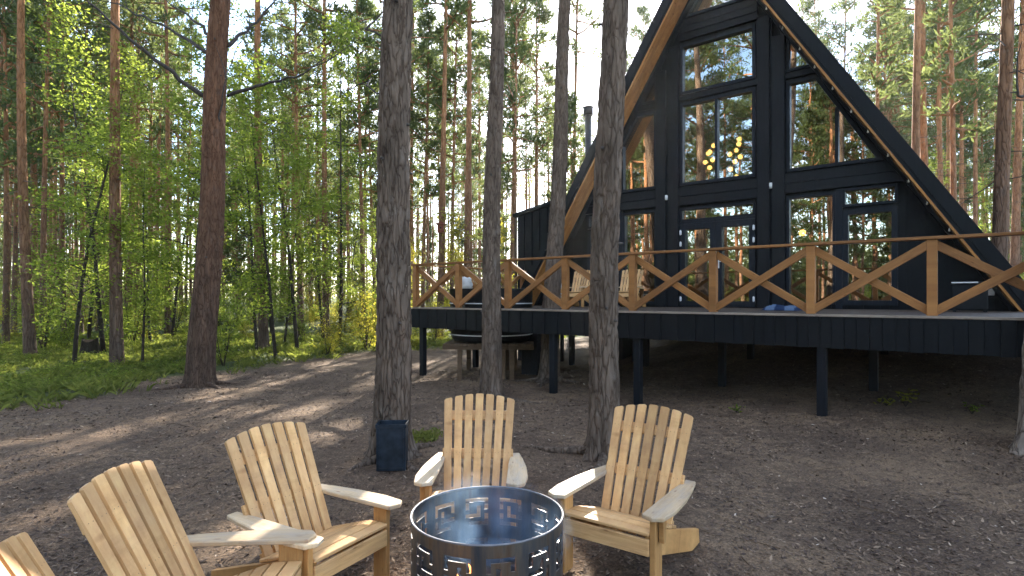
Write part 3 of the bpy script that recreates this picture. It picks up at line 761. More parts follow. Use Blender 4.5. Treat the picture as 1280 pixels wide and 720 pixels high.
# right of the cabin, far side grass
# small growths in the yard
pts = [(P(527, 545, 7.1).x+random.gauss(0, .11), 7.1+random.gauss(0, .13), 0) for _ in range(60)]
pts = [(x, y, ground_z(x, y)) for x, y, _ in pts]
o = grass_patch('grass_tuft', pts, .10, 7, 'small green grass tuft right of the dark blue bin', 42); o['kind'] = 'stuff'
def seedling(px, py, Y, label, h, mat, seed, n=26):
    rr = random.Random(seed); rg = np.random.default_rng(seed); p = P(px, py, Y); z = ground_z(p.x, Y)
    root = empty('seedling', (p.x, Y, z), label, 'plant', 'seedlings sprouting in the yard'); mb = MB(); c_ = []
    for i in range(5):
        q = twig_path((0, 0, 0), (rr.uniform(-.6, .6), rr.uniform(-.6, .6), 1), h*rr.uniform(.6, 1), 4, .15, 0, rr); mb.tube(q, .003, 4, 0, False)
        c_ += [tuple(q[k]+Vector((rr.gauss(0, .03), rr.gauss(0, .03), 0))) for k in (2, 3, 4) for _ in range(n//10)]
    mb.build('stem', M['bark_thin'], root); c_ = np.array(c_); v, f = leaf_quads(c_, rg.uniform(.04, .08, len(c_)), .8, rg); mesh_np('foliage', v, f, M[mat], rg.random(len(f)), root)
seedling(1132, 520, 8.0, 'yellow-leaved seedling under the deck, right of the steel post', .3, 'yleaves', 3, 40)
seedling(1215, 540, 7.5, 'low green sprout on bare soil beside the pale right trunk', .18, 'leaves', 4)
seedling(1108, 522, 8.1, 'small sprout left of the yellow-leaved seedling', .16, 'yleaves', 5)
seedling(920, 515, 8.4, 'tiny green sprout at the edge of the deck shadow', .14, 'leaves', 6)

# tree stump at the left
sp = P(113, 440, 17.0); sz = ground_z(sp.x, 17.0)
root = empty('tree_stump', (sp.x, 17.0, sz), 'dark old tree stump in the sunlit undergrowth at the left', 'stump')
mb = MB(); V = []; seg = 24; prof = [(-.1, .36), (.05, .30), (.2, .24), (.38, .21), (.52, .20)]
for z, r in prof:
    for k in range(seg):
        a_ = 2*math.pi*k/seg; q = r*(1+.12*math.sin(a_*5)+.08*noise.noise(Vector((math.cos(a_)*2, math.sin(a_)*2, z*3))))
        mb.v.append((q*math.cos(a_), q*math.sin(a_), z+(.06*math.sin(a_*2+1) if z > .5 else 0)))
for i in range(len(prof)-1):
    for k in range(seg):
        k2 = (k+1) % seg; mb.f.append([i*seg+k, i*seg+k2, (i+1)*seg+k2, (i+1)*seg+k]); mb.mi.append(0); mb.sm.append(True); mb.uv.append([(0, 0)]*4)
mb.build('stump_body', M['bark_thin'], root)
mt = MB(); mt.prism([(.19*math.cos(2*math.pi*k/20), .19*math.sin(2*math.pi*k/20), .49+.05*math.sin(4*math.pi*k/20+1)) for k in range(20)], (0, 0, .012), (1, 0, 0)); mt.build('cut_face', M['dimwood'], root)

# ------------------------------------------------------------------ cabin
DZ = 1.555                                   # deck level
SCN = -4.2                                   # cabin centre line
NF, NR0, NR1 = 13.0, 12.25, 22.0             # front wall, front of the roof, back
APO, APS = 10.30, 1.612
TK = .51
def roof_in(s): return APO-TK-APS*abs(s-SCN)
def roof_out(s): return APO-APS*abs(s-SCN)
ORG = (SCN, NF, DZ)
cabin = empty('a_frame_cabin', FS(SCN, NF, DZ), 'black A-frame cabin with tall windows and wood-lined eaves', 'cabin', rz=-TH)
def cb(mb, name, mats, parent=cabin, **k): return mb.build(name, mats, parent, ORG, **k)

def roof_side(sg):
    base = 1.42; hw = (APO-base)/APS; hwi = (APO-TK-base)/APS
    fa = MB(); x = lambda d: SCN+sg*d
    # slab: the deep black roof, front edge at NR0
    fa.prism([(x(0), NR0, APO), (x(hw), NR0, base), (x(hwi), NR0, base), (x(0), NR0, APO-TK)], (0, NR1-NR0, 0))
    L = math.hypot(1, APS); nx_, nz_ = sg*APS/L, 1/L
    n = 22
    for i in range(n):                                    # standing seams
        y = NR0+.5+(NR1-NR0-.6)*i/(n-1)
        fa.prism([(x(.03)+nx_*.002, y-.012, APO-.03*APS+nz_*.002), (x(hw), y-.012, base+.004), (x(hw)+nx_*.03, y-.012, base+nz_*.03), (x(.03)+nx_*.03, y-.012, APO-.03*APS+nz_*.03)], (0, .024, 0))
    # front cover board, slightly proud and bowed back from the edges
    fa.prism([(x(0.02), NR0-.022, APO-.10), (x(hw-.05), NR0-.022, base+.03), (x(hwi+.06), NR0-.022, base+.03), (x(0.02), NR0-.022, APO-TK+.05)], (0, .018, 0))
    cb(fa, 'roof', M['fascia'])
    so = MB(); t = .035/L*APS; nb = 6                      # tongue-and-groove boards under the overhang
    for i in range(nb):
        y0 = NR0-.012+(NF-NR0+.012)*i/nb; y1 = NR0-.012+(NF-NR0+.012)*(i+1)/nb-.006
        v0 = APO-TK-.004
        so.prism([(x(0.0), y0, v0), (x((v0-base)/APS), y0, base), (x((v0-.07-base)/APS), y0, base), (x(0.0), y0, v0-.07)], (0, y1-y0, 0), (sg, 0, -APS))
    cb(so, 'soffit', M['soffit'])
roof_side(-1); roof_side(1)

# front wall openings, mirrored about the middle of the columns
MID = -4.23
def mir(poly): return [(2*MID-s, z) for s, z in poly]
def rect(s0, s1, z0, z1): return [(s0, z0), (s1, z0), (s1, z1), (s0, z1)]
ZA = (8.24+.15, 7.67+.15); b0, b1 = 3.88, 4.45
OPEN = {'apex': [(-5.02, 8.40), (-3.42, 8.40), (-4.22, 9.62)], 'c2': rect(-5.10, -3.40, 6.60, 7.78), 'c3': rect(-5.10, -3.40, 4.44, 6.40),
        'ct': rect(-5.10, -3.40, 3.58, 3.90), 'door': rect(-5.10, -3.40, DZ+.01, 3.52),
        'r1': [(-2.77, 6.58), (-2.27, 6.58), (-2.77, 7.38)], 'r2': [(-2.77, 4.45), (-1.06, 4.45), (-2.20, 6.37), (-2.77, 6.37)],
        'r3': rect(-2.77, -1.86, 1.63, 3.93), 'rt': rect(-1.74, -.82, 3.60, 3.97), 'r4': rect(-1.74, -.82, 1.63, 3.54)}
for k in ('r1', 'r2', 'r3', 'rt', 'r4'): OPEN['l'+k[1:]] = mir(OPEN[k])
def interval(poly, s):
    zs = []
    for (a, za), (b, zb) in zip(poly, poly[1:]+poly[:1]):
        if abs(a-b) > 1e-6 and min(a, b)-1e-7 <= s <= max(a, b)+1e-7:
            zs.append(za+(zb-za)*(s-a)/(b-a))
    return (min(zs), max(zs)) if len(zs) >= 2 and max(zs)-min(zs) > 1e-4 else None
hwf = (APO-TK-.05-1.42)/APS
br = sorted(set([round(SCN-hwf+.14*i, 3) for i in range(int(2*hwf/.14)+1)]+[round(p[0], 3) for o in OPEN.values() for p in o]+[SCN, round(SCN+hwf, 3)]))
br2 = [br[0]]
for q in br[1:]:
    if q-br2[-1] > .004: br2.append(q)
wl = MB()
for i, (a, b) in enumerate(zip(br2, br2[1:])):
    m_ = (a+b)/2; t = .030 if i % 2 else .045
    a2, b2 = a+.0, b-.0
    cuts = []
    for o in OPEN.values():
        if interval(o, m_):
            ia, ib = interval(o, a+1e-4) or (sum(interval(o, m_))/2,)*2, interval(o, b-1e-4) or (sum(interval(o, m_))/2,)*2
            cuts.append((ia, ib))
    cuts.sort(key=lambda c_: c_[0][0]+c_[1][0])
    lo = (1.42, 1.42); segs = []
    for ia, ib in cuts:
        segs.append((lo, (ia[0], ib[0]))); lo = (ia[1], ib[1])
    segs.append((lo, (roof_in(a)-.06, roof_in(b)-.06)))
    for (la, lb), (ha, hb) in segs:
        if ha-la < .003 and hb-lb < .003: continue
        ha, hb = max(ha, la+.002), max(hb, lb+.002)
        wl.prism([(a2, NF+.12, la), (b2, NF+.12, lb), (b2, NF+.12, hb), (a2, NF+.12, ha)], (0, -(.12+t-.03), 0), (0, 0, 1))
cb(wl, 'front_wall', M['clad'])
# side and back walls inside the roof: wood lined
iw = MB()
for sg in (-1, 1):
    x = lambda d: SCN+sg*d
    v0 = APO-TK-.075
    iw.prism([(x(0), NF+.13, v0), (x((v0-DZ)/APS), NF+.13, DZ), (x((v0-.05-DZ)/APS), NF+.13, DZ), (x(0), NF+.13, v0-.05)], (0, NR1-NF-.3, 0), (0, 1, 0))
hb = (APO-TK-1.42)/APS
iw.prism([(SCN-hb, NR1-.15, 1.42), (SCN+hb, NR1-.15, 1.42), (SCN, NR1-.15, APO-TK)], (0, .14, 0), (0, 0, 1))
cb(iw, 'inner_lining', M['inner'])
fl = MB(); fl.box((SCN-hb+.1, NF+.13, DZ-.14), (SCN+hb-.1, NR1-.16, DZ), (1, 0, 0)); cb(fl, 'room_floor', M['mirrorless'])
fl = MB(); fl.box((SCN-3.2, NF+4.2, 4.0), (SCN+3.2, NR1-.16, 4.2), (1, 0, 0)); cb(fl, 'loft_floor', M['inner'])

# columns, cross beams
for s0, s1 in ((-5.68, -5.12), (-3.34, -2.79)):
    for a, b, pr in ((s0, s0+.25, .13), (s0+.25+.004, s1-.25-.004, .085), (s1-.25, s1, .13)):
        mb = MB(); z1 = min(roof_in(a), roof_in(b))-.14
        mb.box((a, NF-pr, DZ+.002), (b, NF-.018, z1)); cb(mb, 'column', M['beam'], bevel=.006)
def beam(s0, s1, z0, z1, pr=.10):
    mb = MB(); nbd = max(1, round((z1-z0)/.19))
    for i in range(nbd):
        h = (z1-z0)/nbd; mb.box((s0, NF-pr-.008*(i % 2), z0+h*i+.002), (s1, NF-.018, z0+h*(i+1)-.002))
    cb(mb, 'cross_beam', M['beam'], bevel=.004)
beam(-5.118, -3.342, 7.86, 8.34); beam(-5.118, -3.342, 6.44, 6.56, .075); beam(-5.118, -3.342, 3.96, 4.38)
beam(-2.788, -.66, 3.99, 4.40); beam(-2.788, -2.16, 6.42, 6.53, .075)
beam(2*MID+.66, 2*MID+2.788, 3.99, 4.40); beam(2*MID+2.16, 2*MID+2.788, 6.42, 6.53, .075)
# inner rafters along the eaves: the black edge boards of the wall
for sg in (-1, 1):
    mb = MB(); x = lambda d: SCN+sg*d
    v0 = APO-TK-.08
    mb.prism([(x(.02), NF-.24, v0-.03), (x((v0-1.5)/APS), NF-.24, 1.5), (x((v0-.12-1.5)/APS), NF-.24, 1.5), (x(.02), NF-.24, v0-.12)], (0, .22, 0)); cb(mb, 'edge_board', M['beam'])

def inset(poly, w):
    cx = sum(p[0] for p in poly)/len(poly); cz = sum(p[1] for p in poly)/len(poly); n = len(poly); lines = []
    for i in range(n):
        (x0, z0), (x1, z1) = poly[i], poly[(i+1) % n]; L = math.hypot(x1-x0, z1-z0); nx_, nz_ = -(z1-z0)/L, (x1-x0)/L
        if (cx-x0)*nx_+(cz-z0)*nz_ < 0: nx_, nz_ = -nx_, -nz_
        lines.append((nx_, nz_, nx_*(x0+nx_*w)+nz_*(z0+nz_*w)))
    out = []
    for i in range(n):
        a1, b1_, c1 = lines[i-1]; a2, b2_, c2 = lines[i]; det = a1*b2_-a2*b1_
        out.append(((c1*b2_-c2*b1_)/det, (a1*c2-a2*c1)/det))
    return out
def window(poly, w=.065, mull=(), name='window', pr=.055, bars=()):
    """frame (the part) with panes and mullions as sub-parts"""
    inn = inset(poly, w); n = len(poly); mb = MB()
    for i in range(n):
        a, b = poly[i], poly[(i+1) % n]; c_, d = inn[(i+1) % n], inn[i]
        mb.prism([(a[0], NF-pr, a[1]), (b[0], NF-pr, b[1]), (c_[0], NF-pr, c_[1]), (d[0], NF-pr, d[1])], (0, pr+.10, 0))
    f = cb(mb, name, M['wframe'])
    for s in mull:
        it = interval(inn, s)
        if it: 
            q = MB(); q.box((s-.03, NF-pr+.006, it[0]), (s+.03, NF+.08, it[1])); cb(q, 'mullion', M['wframe'], f)
    g = MB(); g.prism([(p[0], NF+.03, p[1]) for p in inset(poly, w-.012)], (0, .012, 0)); cb(g, 'pane', M['glass'], f)
    return f
window(OPEN['apex']); window(OPEN['c2']); window(OPEN['c3'], mull=(-4.25,)); window(OPEN['ct'], .05)
for sd in 'rl':
    m_ = (lambda s: s) if sd == 'r' else (lambda s: 2*MID-s)
    window(OPEN[sd+'1'], .05); window(OPEN[sd+'2'], mull=(m_(-1.84),)); window(OPEN[sd+'3'], .055); window(OPEN[sd+'t'], .05); window(OPEN[sd+'4'], .10)
mb = MB(); mb.box((-1.858, NF-.06, 1.56), (-1.742, NF-.01, 3.985)); cb(mb, 'post_between_windows', M['wframe'])
mb = MB(); mb.box((2*MID+1.742, NF-.06, 1.56), (2*MID+1.858, NF-.01, 3.985)); cb(mb, 'post_between_windows', M['wframe'])
mb = MB(); mb.box((-5.10, NF-.05, 3.521), (-3.40, NF+.1, 3.579)); cb(mb, 'transom_bar', M['wframe'])
def door(s0, s1, hs):
    poly = rect(s0, s1, DZ+.015, 3.515); f = window(poly, .13, name='door', pr=.062)
    for z in (1.75, 3.05, 3.32):
        q = MB(); q.box((hs-.022, NF-.085, z-.05), (hs+.022, NF-.063, z+.05)); q.tube([(hs, NF-.09, z-.06), (hs, NF-.09, z+.06)], .012, 8); q.build('hinge', M['hinge'], f, ORG)
    h = MB(); x = s1-.06 if hs < (s0+s1)/2 else s0+.06
    h.box((x-.015, NF-.075, 2.45), (x+.015, NF-.063, 2.68)); h.tube([(x, NF-.075, 2.6), (x, NF-.11, 2.6), (x+(.10 if hs > x else -.10), NF-.11, 2.6)], .009, 8); h.build('handle', M['hinge'], f, ORG)
door(-5.10, -4.253, -5.075); door(-4.247, -3.40, -3.425)

# stilts and floor edge below the cabin
for s in (-8.6, -6.4, -4.2, -2.0, .2):
    for n in (13.2, 17.0, 21.4):
        w = FS(s, n); z0 = ground_z(w.x, w.y)-.3
        if z0 > 1.1: continue
        mb = MB(); mb.tube([(s, n, z0), (s, n, DZ-.3)], .06, 10); cb(mb, 'support_post', M['steelpost'])
mb = MB(); mb.box((SCN-5.1, NF+.15, DZ-.34), (SCN+5.1, NR1-.2, DZ-.145)); cb(mb, 'floor_joists', M['beam'])
mb = MB(); mb.box((-7.75, NF+1.2, -.4), (-7.25, NF+2.0, DZ-.345)); cb(mb, 'foundation_pier', M['concrete'])
mb = MB(); mb.box((-7.9, 10.4, -.4), (-7.45, 10.8, DZ-.45)); cb(mb, 'foundation_pier', M['concrete'])

# side annex, black boards, single pitch roof
an = MB(); a0, a1, n0, n1 = -11.25, -6.4, 14.6, 18.8; zt = lambda s: 4.42+.19*(s-a0)
k = 0; s = a0
while s < a1-.01:
    e = min(a1, s+.15); t = .03 if k % 2 else .0
    an.prism([(s, n0-t, DZ-.4), (e, n0-t, DZ-.4), (e, n0-t, zt(e)), (s, n0-t, zt(s))], (0, .12, 0), (0, 0, 1)); s = e; k += 1
s = n0+.12; k = 0
while s < n1:
    e = min(n1, s+.15); t = .03 if k % 2 else 0
    an.box((a0-t, s, DZ-.4), (a0+.1, e, zt(a0))); s = e; k += 1
cb(an, 'annex_wall', M['clad'])
ar = MB(); ar.prism([(a0-.12, n0-.12, zt(a0)+.0), (a1, n0-.12, zt(a1)), (a1, n0-.12, zt(a1)+.10), (a0-.12, n0-.12, zt(a0)+.10)], (0, n1-n0+.25, 0)); cb(ar, 'annex_roof', M['fascia'])
ac = MB(); ac.box((a0-.10, n0-.045, DZ-.1), (a0-.035, n0+.03, zt(a0)-.01)); cb(ac, 'corner_board', M['dimwood'])
# stove pipe
s, n = -9.40, 16.0; pp = MB()
pp.tube([(s, n, 4.6), (s, n, 7.75)], .105, 20); pp.tube([(s, n, 5.2), (s, n, 5.26)], .13, 20)
pi = cb(pp, 'chimney_pipe', M['pipe'])
cp = MB(); cp.tube([(s, n, 7.752), (s, n, 8.02)], .16, 20); cp.tube([(s, n, 8.022), (s, n, 8.08)], [.19, .05], 20); cp.build('chimney_cap', M['pipe'], pi, ORG)

# wall lamps on the columns
for s, lb in ((-3.06, 'small white wall lamp on the black column right of the glazed door'), (-5.40, 'small white wall lamp on the black column left of the glazed door')):
    root = empty('wall_lamp', FS(s, NF-.085, 4.18), lb, 'wall lamp', 'wall lamps on the cabin front', -TH)
    q = MB(); q.box((-.03, -.03, -.05), (.03, -.001, .05)); q.build('mount', M['white'], root)
    q = MB(); q.tube([(0, -.065, -.06), (0, -.065, .06)], .03, 16); q.tube([(0, -.045, 0), (0, -.02, 0)], .015, 8); q.build('lamp_body', M['white'], root)

# string of bulbs under the right eave
root = empty('string_lights', FS(-2.0, NR0+.12, roof_in(-2.0)), 'string of small pale bulbs hanging along the right wooden eave', 'string lights', rz=-TH)
o_ = (-2.0, NR0+.12, roof_in(-2.0)); pts = []; q = MB()
for i in range(101):
    s = -3.6+4.45*i/100; z = roof_in(s)-.085-.05*abs(math.sin(math.pi*i/100*15)); pts.append((s, NR0+.10, z))
q.tube(pts, .008, 5); q.build('cord', M['cord'], root, o_)
for i in range(16):
    s, n, z = pts[min(100, round(i*100/15))]; q = MB(); q.lathe([(.001, -.066), (.016, -.06), (.020, -.048), (.015, -.026), (.009, -.018), (.008, 0), (.001, 0)], 10, center=(s, n, z)); q.build('bulb', M['stone'], root, o_)

# chandeliers: bunches of glowing globes inside
def chandelier(n, px, pys, lb):
    s0, z0 = fac(px, sum(b for a, b in pys)/len(pys), n)
    root = empty('chandelier', FS(s0, n, z0), lb, 'chandelier', 'chandeliers behind the big window', -TH); q = MB()
    q.tube([(0, 0, 0), (0, 0, max(.5, roof_in(s0)-z0-.1))], .008, 6)
    pos = []
    for i, (a, b) in enumerate(pys):
        s, z = fac(a, b, n); pos.append((s-s0, .12*math.sin(i*2.4), z-z0)); q.tube([(0, 0, pos[-1][2]+.12), (pos[-1][0], pos[-1][1], pos[-1][2]+.09)], .006, 5)
    q.build('rod', M['cord'], root)
    for p in pos:
        q = MB(); q.lathe([(.001, -.062)]+[(.062*math.sin(t*math.pi/8), -.062*math.cos(t*math.pi/8)) for t in range(1, 8)]+[(.001, .062)], 14, center=p); q.build('globe', M['bulb'], root)
chandelier(15.2, 886, [(892, 182), (884, 191), (889, 191), (880, 202), (891, 200), (888, 210)], 'bunch of six warm glowing globes left of the mullion in the window')
chandelier(15.2, 918, [(924, 174), (919, 187), (914, 194), (924, 195), (919, 202), (914, 212), (919, 220), (925, 181)], 'taller bunch of warm glowing globes right of the mullion')
s0, z0 = fac(1003, 291, 15.0)
root = empty('pendant_lamp', FS(s0, 15.0, z0), 'warm pendant lamp glowing inside the lower right window', 'lamp', rz=-TH)
q = MB(); q.lathe([(.001, -.08)]+[(.08*math.sin(t*math.pi/8), -.08*math.cos(t*math.pi/8)) for t in range(1, 8)]+[(.001, .08)], 14); q.build('globe', M['bulb'], root)
q = MB(); q.tube([(0, 0, .08), (0, 0, 2.0)], .006, 6); q.build('cord', M['cord'], root)

# ------------------------------------------------------------------ deck
S0, S1, N0 = -9.85, 6.2, 8.76
DO = (S0, N0, DZ)
deck = empty('wooden_deck', FS(S0, N0, DZ), 'raised wooden deck with a black board skirt on black steel posts', 'deck', rz=-TH)
TRP = to_sn(P(686, 371, 12.2).x, 12.2)
mb = MB(); n = N0+.03; i = 0
while n < NF-.2:
    e = n+.14
    cuts = [S0+.02, S1]
    if n < TRP[1]+.42 and e > TRP[1]-.42: segs = [(S0+.02, TRP[0]-.36), (TRP[0]+.36, S1)]
    else: segs = [(S0+.02, S1)]
    for a, b in segs: mb.box((a, n, DZ-.035), (b, min(e, NF-.15), DZ), (1, 0, 0))
    n = e+.006
mb.box((S0+.02, NF-.14, DZ-.035), (-9.5, NF+1.5, DZ), (1, 0, 0))
mb.build('deck_boards', M['darkdeck'], deck, DO, bevel=.003)
mb = MB(); s = S0; i = 0
while s < S1:
    e = s+.145; t = .012*(i % 2); mb.box((s, N0-.022-t, DZ-.455-.004*(i % 3)), (e-.004, N0+.02, DZ-.032), (0, 0, 1)); s = e; i += 1
n = N0+.022; i = 0
while n < NF+1.5:
    e = n+.145; t = .012*(i % 2); mb.box((S0-.022-t, n, DZ-.455), (S0+.018, e-.004, DZ-.032), (0, 0, 1)); n = e; i += 1
mb.build('skirt', M['clad'], deck, DO)
mb = MB(); mb.box((S0-.04, N0-.05, DZ-.028), (S1, N0+.026, DZ+.006), (1, 0, 0)); mb.build('edge_trim', M['deckwood'], deck, DO, bevel=.003)
mb = MB()
for n in (9.3, 10.6, 11.9): mb.box((S0+.1, n, DZ-.40), (S1, n+.06, DZ-.05))
mb.build('joists', M['beam'], deck, DO)
def on_front(px):
    c = (px-HX)/F; Y = N0/(SU*c+CU); return Y*(CU*c-SU)
posts = [(on_front(px)+.02, N0+.10) for px in (524, 687, 793, 1024)]+[(S1-.6, N0+.1)]+[(s, n) for n in (10.7, 12.6) for s in (-9.6, -7.9, -5.8, -3.4, -1.0, 1.4, 4.0)]
for s, n in posts:
    w = FS(s, n); z0 = ground_z(w.x, w.y)-.2; mb = MB(); r = .062
    mb.box((s-r, n-r, z0), (s+r, n+r, DZ-.41), (0, 0, 1)); mb.build('support_post', M['steelpost'], deck, DO, bevel=.008)

# railing with crossed braces
RO = (S0, N0, DZ)
rail = empty('deck_railing', FS(S0, N0, DZ), 'stained wooden deck railing with crossed braces between its posts', 'railing', rz=-TH)
def rb(mb, name, bev=.004): return mb.build(name, M['rail'], rail, RO, bevel=bev)
ps = [S0+.08+1.367*i for i in range(13)]
RZ = DZ+1.0
mb = MB(); mb.box((S0+.0, N0-.02, RZ-.035), (-3.0, N0+.14, RZ+.003), (1, 0, 0)); rb(mb, 'handrail')
mb = MB(); mb.box((-2.994, N0-.02, RZ-.034), (S1, N0+.14, RZ+.004), (1, 0, 0)); rb(mb, 'handrail')
for i, s in enumerate(ps):
    if s > S1: break
    mb = MB(); mb.box((s-.055, N0+.005, DZ-.03 if False else DZ+.007), (s+.055, N0+.115, RZ-.036)); rb(mb, 'post')
    if i+1 < len(ps) and ps[i+1] < S1+.3:
        a, b = s+.055, ps[i+1]-.055
        mb = MB(); mb.bar((a-.03, N0+.038, DZ+.06), (b+.03, N0+.038, RZ-.09), .05, .105); rb(mb, 'brace')
        mb = MB(); mb.bar((a-.03, N0+.091, RZ-.09), (b+.03, N0+.091, DZ+.06), .05, .105); rb(mb, 'brace')
# return along the left side
sides = [N0+.08+1.36*i for i in range(4)]
mb = MB(); mb.box((S0+.005, N0+.145, RZ-.035), (S0+.15, sides[-1]+.1, RZ+.003), (0, 1, 0)); rb(mb, 'handrail')
for i, n in enumerate(sides):
    if i: mb = MB(); mb.box((S0+.025, n-.055, DZ+.002), (S0+.135, n+.055, RZ-.036)); rb(mb, 'post')
    if i+1 < len(sides):
        a, b = n+.06, sides[i+1]-.055
        mb = MB(); mb.bar((S0+.056, a-.0, DZ+.06), (S0+.056, b+.03, RZ-.09), .05, .105); rb(mb, 'brace')
        mb = MB(); mb.bar((S0+.110, a-.0, RZ-.09), (S0+.110, b+.03, DZ+.06), .05, .105); rb(mb, 'brace')

# hot tub sunk through the deck, on its own timber stand
tp = P(614, 371, 13.0); tz = 1.97
root = empty('hot_tub', (tp.x, tp.y, .78), 'round black hot tub sunk into the left end of the deck', 'hot tub')
mb = MB(); mb.lathe([(.001, .02), (.85, .02), (.92, .10), (.96, 1.10), (.96, 1.17)], 48); mb.lathe([(.88, 1.17), (.86, .75), (.001, .74)], 48); mb.build('tub_shell', M['tub'], root)
mb = MB(); mb.lathe([(.88, 1.172), (.88, 1.20), (1.0, 1.20), (1.0, 1.172)], 48); mb.build('rim', M['tub'], root)
for z in (.16, .86):
    mb = MB(); mb.lathe([(.955, z), (.966, z+.012), (.955, z+.024)], 48); mb.build('hoop', M['hinge'], root)
st = empty('tub_stand', (tp.x, tp.y, ground_z(tp.x, tp.y)), 'rough timber stand on thin legs carrying the hot tub', 'stand', rz=-.05)
h = .775-ground_z(tp.x, tp.y); mb = MB()
for i in range(11): mb.box((-.98+.18*i, -.85, h-.045), (-.98+.18*i+.165, .85, h), (0, 1, 0))
mb.box((-1.0, -.8, h-.13), (1.0, -.74, h-.047)); mb.box((-1.0, .74, h-.13), (1.0, .8, h-.047)); mb.build('platform', M['dimwood'], st)
for x in (-.62, -.05, .33, .52):
    for y in (-.77, .77):
        mb = MB(); mb.box((x-.05, y-.05, -.25), (x+.05, y+.05, h-.132)); mb.build('leg', M['dimwood'], st)
# a towel over the tub's edge
q = MB(); tw0 = P(583, 350, 12.55)
for i in range(8): pass
me_v = []; nxt = 8
for j in range(9):
    for i in range(nxt):
        u = i/(nxt-1)*.26-.13; w = j/8
        y = .10*math.cos(math.pi*w)+.02*math.sin(u*30); z = .25*math.sin(math.pi*w)+.015*math.sin(u*40+j)
        me_v.append((u+.02*math.sin(j*2), y, z))
f = np.array([[j*nxt+i, j*nxt+i+1, (j+1)*nxt+i+1, (j+1)*nxt+i] for j in range(8) for i in range(nxt-1)])
tl = mesh_np('towel', np.array(me_v), f, M['white']); tl.location = (P(583, 360, 12.6).x, 12.45, 1.975)
so = tl.modifiers.new('thick', 'SOLIDIFY'); so.thickness = .012
tag(tl, 'small pale towel heaped on the edge of the hot tub', 'towel')

# birdhouse on a trunk behind the railing
bt = P(550, 286, 23.5); _l = lean_axis(103, .35)(bt.z); bt = Vector((bt.x+_l[0], 23.5+_l[1]-.29, bt.z))
root = empty('birdhouse', (bt.x, bt.y, bt.z), 'red-brown birdhouse on a pine trunk behind the left railing', 'birdhouse')
mb = MB(); mb.box((-.13, -.12, -.2), (.13, .12, .14)); bx = mb.build('box', M['redbox'], root)
mb = MB(); mb.prism([(-.2, -.2, .142), (.2, -.2, .142), (.2, -.2, .17), (0, -.2, .25), (-.2, -.2, .17)], (0, .4, 0)); mb.build('roof', M['redbox'], root)
mb = MB(); mb.tube([(0, -.121, 0), (0, -.126, 0)], .035, 14); mb.build('entrance_hole', M['cord'], root)

